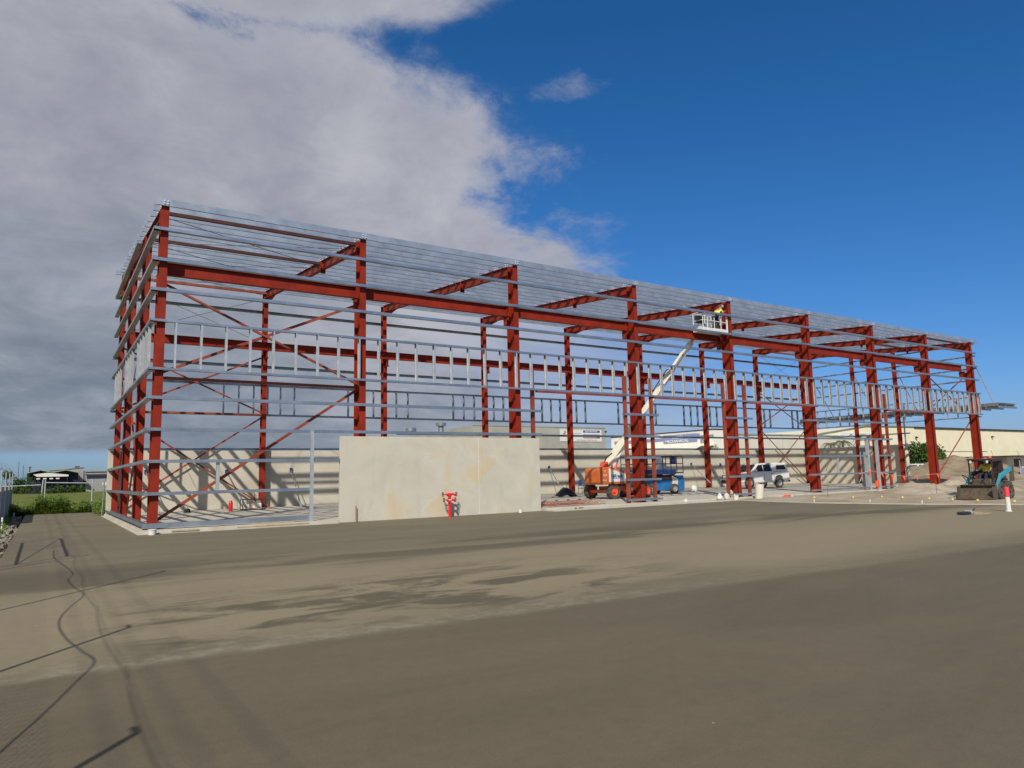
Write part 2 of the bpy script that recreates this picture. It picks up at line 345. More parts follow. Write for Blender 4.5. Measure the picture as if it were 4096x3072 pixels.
# fields
def fz(x, y): return -.10 + .10*math.sin(x*.3+y*.17) + .08*math.sin(y*.5)
struct(grid(-90, -.7, 23.3, 151, 60, 90, fz).obj('grass_field', M['grass'], smooth=True))
struct(grid(-.5, 420, 16.0, 260, 120, 70, lambda x, y: -.08 + .04*math.sin(x*.21)*math.cos(y*.13)).obj('grass_verge', M['grass'], smooth=True))
struct(grid(-90, -4.6, -45, 23.2, 40, 40, lambda x, y: -.5 + .08*math.sin(x*1.1+y)).obj('ditch_ground', M['earth'], smooth=True))
# slab
struct(MB().box(-.42, 6.3, -.42, 15.66, -.3, .13).box(6.3, 15.95, -.03, 15.66, -.3, .13).box(15.95, 59.3, -.42, 15.66, -.3, .13).obj('floor_slab', M['slab'], bevel=.01))
struct(MB().box(15.95, 28.3, -1.12, -.424, -.3, .055).obj('concrete_apron', M['slab'], bevel=.01))
struct(MB().box(-.50, 6.2, -.52, -.424, -.3, .045).box(-.50, -.424, -.42, 15.9, -.3, .045).obj('slab_edge_strip', M['slab'], bevel=.008))
kb_ = MB()
for (xa, ya), (xb, yb) in zip(edge_pts[:7], edge_pts[1:7]):
    kb_.add([(xa-.04,ya,.03),(xa+.28,ya,.03),(xb+.28,yb,.03),(xb-.04,yb,.03),(xa-.04,ya,-.2),(xa+.28,ya,-.2),(xb+.28,yb,-.2),(xb-.04,yb,-.2)], [(0,1,2,3),(0,3,7,4),(1,5,6,2),(0,4,5,1),(3,2,6,7)])
struct(kb_.obj('kerb', M['slab']))
def hn(x, y):
    return (math.sin(x*1.3+y*.7)+math.sin(x*.6-y*1.9+2)+math.sin(x*2.9+y*2.3)*.5+math.sin(x*5.3-y*4.1)*.3)/2.8
def dz(x, y):
    e = np.interp(-y, [.55,3,6,8.5,10.8,12.8,15,20,32], [28.25,27.7,27.45,27.8,28.35,29.4,30,31.5,36])
    d = x-e; t = max(0, min(1, (d-.2)/3)); h = .012 + t*(.05+.07*hn(x, y))
    for cx, cy, r, a in ((41, -4.0, 2.2, .42), (45.5, -5.6, 2.0, .40), (43, -7.6, 1.4, .22), (38.5,-6.2,1.0,.2), (47.5,-3.2,1.4,.35), (36, -8.8, 2.2, .18), (49, -3.5, 3, .35)):
        k = math.hypot((x-cx)/1.7, y-cy)/r
        if k < 1: h += a*(1-k*k)**1.3*(1+.5*hn(x*2, y*2)+.3*hn(x*5, y*6))
    if d < 0: h = -.05
    if y > -1.4 and x < 59.9: h = min(h, .05)
    return h
struct(grid(27, 59.7, -34, -.43, 130, 130, dz).obj('site_dirt_ground', M['dirt'], smooth=True))
struct(grid(59.4, 150, -60, 40, 120, 120, lambda x, y: .02+.05*hn(x*.6, y*.6)).obj('dirt_yard', M['dirt'], smooth=True))

# earth mound behind the far end
def mz(x, y):
    h = 0
    for cx, cy, r, a in ((81, 12, 7.0, 2.5), (85.5, 12.5, 5.5, 1.9), (76, 11.5, 6, 1.6), (70.5, 9, 5, .8)):
        k = math.hypot(x-cx, (y-cy)*.8)/r
        if k < 1: h = max(h, a*(1-k**1.3))
    return h*(1+.16*hn(x*1.5, y*1.5))+min(1,h*2)*(.06*hn(x*4, y*4)+.04*hn(x*9+1, y*8))-.05
tag(grid(62, 95, 0, 24, 110, 80, mz).obj('earth_mound', M['mound'], smooth=True), 'large brown mound of loose earth behind the far corner of the steel frame', 'earth mound')

# broken concrete edge on the left of the pavement
rb = MB()
for i in range(260):
    y = random.uniform(-12, 22.5); x = -4.12+random.gauss(0, .12); s = random.uniform(.05, .17); z = random.uniform(-.25, .03)
    a = random.uniform(0, 3.1); dx, dy = math.cos(a)*s, math.sin(a)*s
    rb.poly([(x-dx, y-dy, z), (x+dy*.8, y-dx*.7, z-.03), (x+dx, y+dy, z+.02), (x-dy*.7, y+dx*.9, z)], (random.uniform(-.04,.04), random.uniform(-.04,.04), -s*.8))
o = rb.obj('rubble_edge', M['rubble']); o['kind'] = 'stuff'; tag(o, 'ragged strip of broken concrete lumps along the left edge of the pavement', 'rubble')

# ------------------------------------------------------------------ vegetation
def leaves(b, c, r, n, s, squash=1.0, upbias=.3):
    for _ in range(n):
        d = RNG.normal(size=3); d /= np.linalg.norm(d); k = RNG.random()**.45
        p = np.array(c)+d*np.array([r, r, r*squash])*k
        a = RNG.normal(size=3); a[2] += upbias; a /= np.linalg.norm(a); bb = np.cross(a, RNG.normal(size=3)); bb /= np.linalg.norm(bb)
        l = s*RNG.uniform(.6, 1.3); ww = l*RNG.uniform(.3, .5)
        b.add([p-a*l*.5, p+bb*ww*.5, p+a*l*.5, p-bb*ww*.5], [(0,1,2,3)])
def weed_plant(b, x, y, z, h):
    n = int(7+h*14); lean = RNG.normal(size=2)*.12
    for k in range(n):
        t = (k+.5)/n; p = np.array([x+lean[0]*t*h, y+lean[1]*t*h, z+h*t]); a = RNG.uniform(0, 6.28); L_ = (.22-.12*t)*RNG.uniform(.8, 1.4)
        d = np.array([math.cos(a), math.sin(a), RNG.uniform(.1, .8)]); s = np.array([-math.sin(a), math.cos(a), 0])*L_*.28
        b.add([p, p+d*L_*.5+s, p+d*L_, p+d*L_*.5-s], [(0,1,2,3)])
    b.tube((x, y, z), (x+lean[0]*h, y+lean[1]*h, z+h), .008, .004, n=3)
wb = MB()
for i in range(900):
    x = random.uniform(-4.6, -.62); y = 23.1+random.random()**1.3*3.2
    hh = .72+.28*math.sin(x*2.1+1)+.2*math.sin(x*5.3); hh = max(.3, hh)*random.uniform(.6, 1.25)
    if x < -3.3: hh *= .85
    weed_plant(wb, x, y, -.1, hh)
for i in range(230):
    weed_plant(wb, random.uniform(-.48, .7), random.uniform(16.6, 23.5), -.1, random.uniform(.35, .95))
for i in range(160):
    weed_plant(wb, random.uniform(-4.4, -1), random.uniform(26, 34), -.1, random.uniform(.3, .6))
o = wb.obj('weeds', M['weed']); o['kind'] = 'stuff'; tag(o, 'tall bright green weeds growing past the end of the pavement', 'weeds')
wb = MB()
for i in range(650):
    y = random.uniform(-2, 23.2); weed_plant(wb, random.uniform(-6.6, -4.35), y, -.5, random.uniform(.25, .75))
o = wb.obj('ditch_weeds', M['weed']); o['kind'] = 'stuff'; tag(o, 'dark weeds in the ditch under the left boundary fence', 'weeds')
def tree(label, x, y, h, r, z0, n, leafs, group=None, squash=.9, name='tree'):
    t = thing(name, label, 'tree', (x, y, 0), 0, group)
    tb = MB().tube((0,0,-.1), (.1,.05,h*.45), r*.09, r*.05)
    for k in range(6):
        a = k*1.05; tb.tube((.05,.02,h*.3), (math.cos(a)*r*.6, math.sin(a)*r*.6, h*(.55+.06*k)), r*.04, r*.012, n=6)
    tb.obj('trunk', M['bark'], t)
    cb_ = MB(); cz = h-r*squash
    for k in range(16):
        a = random.uniform(0, 6.28); e = random.uniform(-.9, 1); rr = r*random.uniform(.35, .62)
        c = (math.cos(a)*math.cos(e)*r*.6, math.sin(a)*math.cos(e)*r*.6, cz+math.sin(e)*r*.62*squash)
        leaves(cb_, c, rr, n, leafs, .85)
    leaves(cb_, (0,0,cz), r*.6, n, leafs, .9)
    cb_.obj('crown', M['leaf'], t); return t
tree('round dark green tree in front of the cream warehouse', 127.4, 40, 6.1, 4.9, 0, 900, .62)
tree('low dark green shrub at the foot of the round tree, beside the earth mound', 133.5, 39, 3.0, 2.3, 0, 260, .4)
def palm(label, x, y, h, r):
    t = thing('palm_tree', label, 'palm', (x, y, 0), 0, 'palms behind the concrete wall')
    MB().tube((0,0,-.1), (.1,0,h), .16, .12).obj('trunk', M['bark'], t)
    b = MB()
    for k in range(13):
        a = k*2.4+x; e = random.uniform(.1, 1.2); pts = []
        for i in range(9):
            q = i/8; rr = r*q*math.cos(e*.5); zz_ = h+r*(math.sin(e)*q*.8-1.0*q*q); pts.append(Vector((math.cos(a)*rr, math.sin(a)*rr, zz_)))
        for i in range(8):
            s = Vector((-math.sin(a), math.cos(a), 0)); d = pts[i+1]-pts[i]; L_ = r*.28*(1-abs(i/8-.4))
            for sg in (-1, 1):
                for q in (0, .5):
                    p = pts[i]+d*q; e2 = p+s*sg*L_*.8+d*.8+Vector((0,0,-L_*.4)); b.add([p, p+d*.3, e2], [(0,1,2)])
            b.tube(pts[i], pts[i+1], .02, n=3)
    b.obj('crown', M['palm'], t); return t
palm('small palm with drooping fronds, leftmost behind the concrete wall', 93.2, 35, 5.0, 1.6)
palm('arching palm second from the left behind the concrete wall', 96.3, 35, 5.3, 2.0)
palm('tallest palm behind the concrete wall near the shop sign', 103.2, 35, 6.2, 2.6)
sb_ = MB(); leaves(sb_, (74, 40, 4.3), .9, 160, .35); t = thing('shrub', 'grey green shrub top just showing over the back wall beside the white blue-banded building', 'shrub', (0,0,0))
sb_.obj('foliage', M['palm'], t); MB().tube((74,40,-.1), (74,40,4.2), .08).obj('stem', M['bark'], t)

# ------------------------------------------------------------------ steel building frame
XS = [0, 7.345, 14.81, 22.31, 29.72, 37.19, 44.56, 51.78, 58.74]; W = 15.2
roof = lambda y: 11.38+.085*y
bld = thing('steel_building_frame', 'long red and galvanised steel shed frame under construction with open bays', 'building frame', (0, 0, .13))
def part(b, name, m, label=None, parent=None, **k):
    o = b.obj(name, m, parent or bld, label, **k)
    o.matrix_parent_inverse = (Matrix.Translation((0,0,-.13))) if parent is None else Matrix.Identity(4)
    return o
Yv = (0, 1, 0)
ZCB = 9.08                                                          # underside of crane beams
for i, x in enumerate(XS):
    # front column: deep below the crane beam, shallower above, bracket under the beam
    b = MB(); b.ibeam((x, .30, .13), (x, .30, 8.98), .27, .60, .02, .012, Yv)
    b.ibeam((x, .225, 8.98), (x, .225, roof(.2)-.01), .26, .45, .016, .01, Yv)
    o = part(b, 'column', M['red'])
    part(MB().box(x-.2, x+.2, -.06, .68, .131, .16), 'base_plate', M['redrust'], parent=o)
    part(MB().ibeam((x, .601, 8.86), (x, 1.08, 8.86), .2, .42, .016, .012), 'crane_bracket', M['red'], parent=o)
    # back column
    b = MB(); b.ibeam((x, 15.33, .13), (x, 15.33, 8.98), .25, .42, .018, .012, Yv)
    b.ibeam((x, 15.36, 8.98), (x, 15.36, roof(15.2)-.01), .25, .36, .016, .01, Yv)
    o = part(b, 'column', M['red'])
    part(MB().box(x-.18, x+.18, 15.05, 15.6, .131, .16), 'base_plate', M['redrust'], parent=o)
    part(MB().ibeam((x, 15.119, 8.86), (x, 14.62, 8.86), .2, .42, .016, .012), 'crane_bracket', M['red'], parent=o)
    # rafter with haunch, splice plate and fly braces
    b = MB(); p = Vector((x, .452, roof(.45)-.22)); q = Vector((x, 15.178, roof(15.18)-.22))
    b.ibeam(p, q, .2, .42, .014, .009)
    for ya, yb in ((.452, 2.2), (15.178, 13.6)):
        z0 = roof(ya)-.44; b.poly([(x-.006, ya, z0-.32), (x-.006, yb, roof(yb)-.44), (x-.006, ya, z0)], (.012, 0, 0))
        b.bar((x, ya, z0-.32), (x, yb, roof(yb)-.44), .2, .014)
    o = part(b, 'rafter', M['red'])
    for ys_ in (5.0, 10.4): part(MB().box(x-.12, x+.12, ys_, ys_+.05, roof(ys_)-.60, roof(ys_)-.01), 'splice_plate', M['red'], parent=o)
    for k in ((2, 6, 10, 14) if i else (2, 6)):
        y = -.12+.9*k
        for sg in ((1,) if i == 0 else (-1,) if i == 8 else (-1, 1)):
            part(MB().bar((x+sg*.03, y, roof(y)-.42), (x+sg*.48, y+.02, roof(y)+.10), .04, .012), 'fly_brace', M['redrust'], parent=o)
    bb = MB()
    for k in range(18):
        y = -.12+.9*k
        for sg in (-1, 1):
            for z in (.05, .14): bb.box(x+sg*.06-.02, x+sg*.06+.02, y-.05, y-.034, roof(y)+z-.02, roof(y)+z+.02)  # heads oversized and near-white: sun glint put into their size and colour
    part(bb, 'purlin_bolts', M['bolt'], parent=o)['kind'] = 'stuff'
# purlins
for k in range(18):
    y = -.12+.9*k; z = roof(y)-.025; b = MB(); x0, x1 = -.30, 59.62
    if k == 17: x0 = -.45
    # channel section: web toward the front, rounded top edge, both flanges back
    b.prof((x0, y, z), (x1, y, z), [(.004,0),(.004,.238),(-.026,.268),(-.075,.268),(-.075,.262),(-.028,.262),(-.002,.236),(-.002,.006),(-.075,.006),(-.075,0)])
    if k in (0,):
        for x in XS[1:-1]: b.box(x-.45, x+.45, y-.009, y-.0075, z+.006, z+.262)
    part(b, 'purlin', M['zinc'])
# crane beams
for y in (.86, 14.80):
    b = MB(); b.ibeam((.0, y, ZCB+.24), (58.74, y, ZCB+.24), .22, .46, .02, .012)
    for x in XS[1:-1]: b.box(x-.012, x+.012, y-.1, y+.1, ZCB+.03, ZCB+.45)
    part(b, 'crane_beam', M['red'])
# end wall columns
for xe, sg in ((0, -1), (58.74, 1)):
    for y in ((5.1, 10.4) if sg < 0 else (6.31, 10.18)):
        b = MB(); b.ibeam((xe+sg*.0, y, .13), (xe, y, roof(y)-.45), .24, .31, .014, .009, (1,0,0))
        o = part(b, 'column', M['red']); part(MB().box(xe-.2, xe+.2, y-.16, y+.16, .131, .155), 'base_plate', M['redrust'], parent=o)
# girts
def girt(p, q, name='girt', m='galv', ht=.105, dp=.19): return part(MB().cee(p, q, dp, ht), name, M[m])
yf = -.105
for z, xa, xb in ((10.53,-.36,59.1),(9.43,-.36,59.15),(8.36,-.36,59.2),(4.60,-.36,15.95),(3.52,-.36,15.95),(2.44,-.36,6.36),(1.36,-.36,5.25),(.335,-.36,5.25)):
    girt((xa, yf, z-.105), (xb, yf, z-.105)) if z > .5 else girt((xa, yf, z-.16), (xb, yf, z-.16), ht=.16)
for xa, xb in ((21.1,23.45),(28.62,30.95)):
    for z in (4.60, 3.50, 2.42, 1.32, .33): girt((xa, yf, z-.105), (xb, yf, z-.105))
for z in (4.63, 3.52): girt((36.05, yf, z-.105), (45.6, yf, z-.105))
for z in (2.41, 1.28, .33):
    girt((36.1, yf, z-.105), (42.45, yf, z-.105))
    if z != 2.41 or True: girt((43.68, yf, z-.105), (45.5, yf, z-.105))
xl = -.265
for z in (10.53, 9.43, 8.36, 4.60, 3.52, 2.44, 1.36, .335): girt((xl, 15.69, z-.105), (xl, -.212, z-.105))
girt((xl, 15.69, 11.5), (xl, 5.3, 11.5))
for z in (11.61, 8.34): part(MB().cof((-.36, 15.79, z-.15), (59.1, 15.79, z-.15), .19, .15), 'girt', M['galv'])
part(MB().cof((-.36, 15.79, 3.385), (59.1, 15.79, 3.385), .19, .12), 'girt', M['galv']); part(MB().cof((15.9, 15.79, 4.38), (59.1, 15.79, 4.38), .19, .14), 'girt', M['galv'])
for z in (11.3, 10.3, 9.3, 8.36): girt((59.03, -.1, z-.105), (59.03, 15.79, z-.105))
for z in (4.45, 3.47): girt((59.03, 5.6, z-.105), (59.03, 15.79, z-.105))
# stud frames
def studframe(p0, p1, z0, z1, xs, along='x', dp=.19, sh=.088):
    b = MB(); rh = .11 if p0[1] > 10 and along == 'x' else .08; cf = b.cof if rh > .1 else b.cee; cf((*p0, z1-rh), (*p1, z1-rh), dp, rh); cf((*p0, z0-rh), (*p1, z0-rh), dp, rh)
    fr = part(b, 'stud_frame', M['galv']); sm_ = M['galv'] if p0[1] > 10 and along == 'x' else M['galvw']
    for s in xs:
        x, y = (s, p0[1]) if along == 'x' else (p0[0], s)
        sb = MB()
        if along == 'x': sb.prof((x, y, z0), (x, y, z1-.08), [(-.03,-.088),(.03,-.088),(.03,-.07),(.024,-.07),(.024,-.082),(-.024,-.082),(-.024,.082),(.024,.082),(.024,.07),(.03,.07),(.03,.088),(-.03,.088)], Yv)
        else: sb.prof((x, y, z0), (x, y, z1-.08), [(-.03,-sh),(.03,-sh),(.03,sh),(-.03,sh)], (1,0,0))
        part(sb, 'stud', sm_, parent=fr)
studframe((-.36, yf), (59.25, yf), 5.58, 7.26, [.46+.8355*k for k in range(71)])
studframe((xl, 15.69), (xl, -.212), 5.58, 7.26, [.7,1.5,2.4,3.2,4.1,6.2,7.0,7.9,8.8,11.5,12.4,13.3,14.2], 'y', .19, .05)
studframe((-.36, 15.79), (59.1, 15.79), 5.48, 7.22, [5.25,6.07,6.9,7.7,8.44,9.26,12.61,14.29,15.87,16.69,20.07,20.89,21.72,23.32,24.13,27.52,28.35,29.19,30.76,31.63,35.0,36.7,39.11,42.44,43.27,44.11,45.69,46.57,53.14,53.99,57.34,58.19])
studframe((59.03, 5.0), (59.03, 15.79), 5.4, 7.0, [5.9,6.7,8.0,8.8,9.6,11.0,11.9,13.3,14.2,15.1], 'y')
studframe((59.03, -.1), (59.03, 5.0), 5.4, 7.0, [1.6, 2.4, 4.0], 'y')
# posts, headers beside the roller-door openings, light mullions
for x, zt in ((15.68,6.55),(21.28,6.5),(23.1,6.5),(28.7,6.5),(30.5,6.5),(45.3,6.6),(57.5,6.5)):
    z0 = 5.5 if x in (57.5,) else .13
    part(MB().bar((x, -.02 if x != 15.68 else .12, z0), (x, -.02 if x != 15.68 else .12, zt), .15, .15), 'door_post', M['redrust'])
for xa, xb in ((15.75,21.2),(23.2,28.6),(30.6,37.3),(45.4,51.9)):
    part(MB().box(xa, xb, -.23, -.03, 5.42, 5.496), 'door_header', M['redrust'])
part(MB().cee((5.26, -.30, .02), (5.26, -.30, 3.5), .12, .09, upv=Yv), 'mullion', M['galvw'])
part(MB().cee((1.98, yf, 1.36), (1.98, yf, 2.34), .11, .09, upv=Yv), 'mullion', M['galvw'])
part(MB().cee((39.16, yf, 1.28), (39.16, yf, 2.31), .13, .09, upv=Yv), 'mullion', M['galvw'])
for x in (42.5, 43.62): part(MB().bar((x, yf-.03, .13), (x, yf-.03, 3.42), .16, .17), 'door_jamb', M['galvw'])
# door leaf leaning grey sheet between the jambs
# braces
def brace(p, q, s=.075, m='redrust', name='brace'): return part(MB().prof(p, q, [(-s/2,-s/2),(s/2,-s/2),(s/2,-s/2+.01),(-s/2+.01,-s/2+.01),(-s/2+.01,s/2),(-s/2,s/2)]), name, M[m])
for xa, xb, y in ((.0, 7.345, .5), (51.78, 58.74, .5)):
    brace((xa, y, 8.75), (xb, y+.03, 5.45), .10); brace((xb, y+.11, 8.75), (xa, y+.14, 5.45), .10)
brace((7.345, .5, 5.25), (0, .5, .3), .11); brace((58.74, .5, 5.25), (51.78, .5, .3), .10)
part(MB().bar((0, .30, 5.28), (7.345, .30, 5.28), .1, .1), 'strut', M['redrust'])
for xa, xb, y in ((.0, 7.345, 15.35), (51.78, 58.74, 15.35)):
    brace((xa, y, 8.8), (xb, y+.03, 5.5), .09); brace((xb, y+.11, 8.8), (xa, y+.14, 5.5), .09)
    brace((xa, y, 5.3), (xb, y+.03, .3), .09); brace((xb, y+.11, 5.3), (xa, y+.14, .3), .09)
    if xa == 0: part(MB().bar((xa, y-.1, 5.4), (xb, y-.1, 5.4), .1, .11), 'strut', M['redrust'])
# roof struts and rods in the two braced bays
for xa, xb in ((0, 7.345), (51.78, 58.74)):
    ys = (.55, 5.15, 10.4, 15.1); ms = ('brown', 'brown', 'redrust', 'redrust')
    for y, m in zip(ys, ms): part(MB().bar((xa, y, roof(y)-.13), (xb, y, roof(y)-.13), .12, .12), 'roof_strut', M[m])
    for a, b_ in zip(ys, ys[1:]):
        part(MB().tube((xa, a, roof(a)-.28), (xb, b_, roof(b_)-.28), .012, n=5), 'tie_rod', M['dark'])
        part(MB().tube((xb, a, roof(a)-.31), (xa, b_, roof(b_)-.31), .012, n=5), 'tie_rod', M['dark'])
    for y in (15.2,):
        part(MB().tube((xa, y, roof(y)-.4), (xb, y, 9.5), .012, n=5), 'tie_rod', M['dark'])
        part(MB().tube((xb, y+.05, roof(y)-.4), (xa, y+.05, 9.5), .012, n=5), 'tie_rod', M['dark'])
for ya, yb in ((10.14, 15.2), (5.07, 10.14)):
    part(MB().tube((.05, ya, 8.8), (.05, yb, 5.4), .012, n=5), 'tie_rod', M['dark'])
    part(MB().tube((.08, yb, 8.8), (.08, ya, 5.4), .012, n=5), 'tie_rod', M['dark'])
for a in ((.1, 5.07, 5.3), (.1, 10.14, .4)), ((.1, 10.14, 5.3), (.1, 5.07, .4)), ((.1, 10.14, 5.3), (.1, 15.2, 2.2)):
    brace(a[0], a[1], .07)
# canopy on the far end
cz = 6.0
b = MB(); 
for x in (59.3, 60.7, 62.1): b.cee((x, -1.3, cz+.15), (x, 16.3, cz+.15), .08, .18)
for k in range(20): b.bar((59.3, -1.3+.925*k, cz+.07), (62.4, -1.3+.925*k, cz+.07), .07, .16)
cpy = part(b, 'canopy', M['galv'])
part(MB().box(59.25, 62.5, -1.35, 16.3, cz+.36, cz+.385), 'canopy_roof', M['galv'], parent=cpy)
for y in (.1, 6.31, 10.18, 14.4):
    o = part(MB().tube((58.95, y, 10.1), (62.0, y, cz+.55), .045), 'tie_rod', M['galvw'])
    part(MB().tube((62.0, y, cz+.55), (62.05, y, cz+.38), .07), 'clevis', M['bolt'], parent=o)

# ------------------------------------------------------------------ concrete walls
fw = thing('concrete_wall', 'pale stained precast concrete wall standing in front of the steel frame', 'concrete wall', (6.38, -.195, 0))
for xa, xb in ((6.38, 12.53), (12.545, 15.79)):
    MB().box(xa-6.38, xb-6.38, 0, .16, 0, 3.29).obj('wall_panel', M['conc'], fw, bevel=.012)
MB().box(6.150,6.165,.012,.15,.02,3.27).obj('joint_sealant', M['white'], fw)
bw = thing('concrete_wall', 'long precast concrete wall with stripes of shadow along the back of the slab', 'concrete wall', (0, 15.70, 0))
xx = [-.36]+XS[1:-1]+[59.14]
for a, b_ in zip(xx, xx[1:]): MB().box(a+.008, b_-.008, 0, .17, -.1, 3.36).obj('wall_panel', M['concback'], bw, bevel=.008)
ew = thing('concrete_wall', 'short precast concrete wall closing the far right end of the slab', 'concrete wall', (59.15, 0, 0))
for a, b_ in ((6.75, 11.2), (11.21, 15.69)): MB().box(0, .16, a, b_, -.1, 3.36).obj('wall_panel', M['concback'], ew, bevel=.008)
dwp = thing('canopy_post', 'grey pole in a pale round sleeve outside the far end wall', 'post', (61.0, 7.05, 0))
MB().tube((0,0,0), (0,0,3.1), .16, n=20).obj('sleeve', M['concback'], dwp, smooth=True); MB().tube((0,0,3.05), (0,0,5.95), .06, n=12).obj('pole', M['galv'], dwp)
# wall props
props = [((1.42,2.25),(1.9,13.6),'leftmost, behind the first end columns'), ((5.48,2.2),(5.9,12.9),'second from the left, behind the red cylinder'), ((9.09,2.25),(8.79,12.6),'third from the left, by the front wall'),
         ((27.9,2.12),(27.1,12.7),'behind the black heap left of the orange lift'), ((42.84,2.19),(42.3,12.6),'between blue lift and utility vehicle'),
         ((46.5,2.1),(46.9,12.9),'behind the utility vehicle bonnet'), ((54.6,1.9),(53.4,12.2),'right of the utility vehicle')]
for (x, z), (bx, by), d in props:
    t = thing('wall_prop', 'steel prop on the back wall, '+d, 'wall prop', (bx, by, .13), 0, 'steel props leaning on the back wall')
    top = Vector((x-bx, 15.66-by, z-.13)); MB().tube((0,0,.03), top*.55, .038).obj('outer_tube', M['galvw'], t)
    MB().tube(top*.5, top, .026).obj('inner_tube', M['galv'], t); MB().box(-.1,.1,-.1,.1,0,.02).obj('foot', M['galv'], t)
    MB().box(top.x-.07, top.x+.07, top.y-.06, top.y+.03, top.z-.1, top.z+.1).obj('head', M['navy'], t)
for (y, z), (bx, by), d in (((13.3,2.3),(57.3,13.2),'beside the farthest back column'), ((9.5,2.2),(57.1,9.4),'in front of the far end wall')):
    t = thing('wall_prop', 'pale steel prop on the far end wall, '+d, 'wall prop', (bx, by, .13), 0, 'steel props leaning on the far end wall')
    top = Vector((59.12-bx, y-by, z-.13)); MB().tube((0,0,.03), top*.55, .04).obj('outer_tube', M['galvw'], t)
    MB().tube(top*.5, top, .027).obj('inner_tube', M['galv'], t); MB().box(-.1,.1,-.1,.1,0,.02).obj('foot', M['galv'], t)

# ------------------------------------------------------------------ people
def person(t, J, vestmat, trousermat, hat='white'):
    """one continuous skinned body from joints J, clothes as children"""
    V = Vector
    def skin(name, pts, rad, edges, m, parent, sub=2):
        me = bpy.data.meshes.new(name); me.from_pydata([tuple(p) for p in pts], edges, []); me.materials.append(m)
        o = bpy.data.objects.new(name, me); col.objects.link(o); o.parent = parent
        sk = o.modifiers.new('skin', 'SKIN'); sk.use_smooth_shade = True
        for i, r in enumerate(rad): me.skin_vertices[0].data[i].radius = (r, r)
        me.skin_vertices[0].data[0].use_root = True
        s = o.modifiers.new('subdivision', 'SUBSURF'); s.levels = sub; s.render_levels = sub; return o
    names = ['pelvis','belly','chest','neck','head','crown','hipL','kneeL','ankleL','toeL','hipR','kneeR','ankleR','toeR','shL','elL','wrL','palmL','shR','elR','wrR','palmR']
    rad = [.115,.11,.125,.055,.085,.07,.085,.055,.038,.03,.085,.055,.038,.03,.055,.04,.028,.032,.055,.04,.028,.032]
    idx = {n: i for i, n in enumerate(names)}
    E_ = [('pelvis','belly'),('belly','chest'),('chest','neck'),('neck','head'),('head','crown'),('pelvis','hipL'),('hipL','kneeL'),('kneeL','ankleL'),('ankleL','toeL'),('pelvis','hipR'),('hipR','kneeR'),('kneeR','ankleR'),('ankleR','toeR'),('chest','shL'),('shL','elL'),('elL','wrL'),('wrL','palmL'),('chest','shR'),('shR','elR'),('elR','wrR'),('wrR','palmR')]
    pts = [V(J[n]) for n in names]; edges = [(idx[a], idx[b]) for a, b in E_]
    for s in 'LR':                                                  # five bent fingers per hand
        w_, p = V(J['wr'+s]), V(J['palm'+s]); d = (p-w_).normalized(); sd_ = d.cross(V((0,0,1)))
        sd_ = sd_.normalized() if sd_.length > .1 else V((0,1,0)); dn = d.cross(sd_).normalized()
        for k, L_ in enumerate((.07,.08,.075,.06)):
            r0 = p+sd_*(.028-.019*k)+d*.02; a = r0+d*L_*.55; c = a+d*L_*.35-V((0,0,L_*.3))
            n0 = len(pts); pts += [r0, a, c]; rad += [.010,.009,.008]; edges += [(idx['palm'+s], n0), (n0, n0+1), (n0+1, n0+2)]
        r0 = w_+sd_*.03+d*.03; a = r0+sd_*.03+d*.03; n0 = len(pts); pts += [r0, a]; rad += [.011,.009]; edges += [(idx['palm'+s], n0), (n0, n0+1)]
    body = skin('body', pts, rad, edges, M['skin'], t)
    hd, ck = V(J['head']), V(J['neck']); f = V(J['face']).normalized(); u_ = (V(J['crown'])-ck).normalized()
    sdv = f.cross(u_).normalized()
    fb = MB(); fb.lathe(hd+f*.085-u_*.01, [(.018,0),(.012,.02),(.004,.03)], f, 8)
    for sg in (-1, 1): fb.lathe(hd+sdv*sg*.085, [(.028,0),(.022,.012)], sdv*sg, 8)
    fb.obj('nose_and_ears', M['skin'], t, smooth=True)
    eb = MB()
    for sg in (-1, 1): eb.lathe(hd+f*.078+sdv*sg*.032+u_*.025, [(.011,0),(.004,.008)], f, 8)
    eb.bar(hd+f*.084-u_*.045-sdv*.022, hd+f*.084-u_*.045+sdv*.022, .006, .008); eb.obj('eyes_and_mouth', M['dark'], t)
    def sub(name, ns, rs, es, m):
        ii = {n: i for i, n in enumerate(ns)}
        return skin(name, [V(J[n]) for n in ns], rs, [(ii[a], ii[b]) for a, b in es], m, t)
    sub('shirt', ['belly','pelvis','chest','shL','elL','shR','elR'], [.145,.135,.155,.08,.058,.08,.058], [('belly','pelvis'),('belly','chest'),('chest','shL'),('shL','elL'),('chest','shR'),('shR','elR')], vestmat)
    sub('trousers', ['pelvis','hipL','kneeL','ankleL','hipR','kneeR','ankleR'], [.14,.11,.078,.06,.11,.078,.06], [('pelvis','hipL'),('hipL','kneeL'),('kneeL','ankleL'),('pelvis','hipR'),('hipR','kneeR'),('kneeR','ankleR')], trousermat)
    for s in 'LR': MB().bar(V(J['ankle'+s])-V((0,0,.02)), V(J['toe'+s])-V((0,0,.0)), .085, .07).obj('boot', M['dark'], t, bevel=.02)
    MB().lathe(hd+u_*.04, [(.165,0),(.125,.012),(.12,.05),(.09,.10),(.02,.125)], u_, 18).obj('hard_hat', M[hat], t, smooth=True)

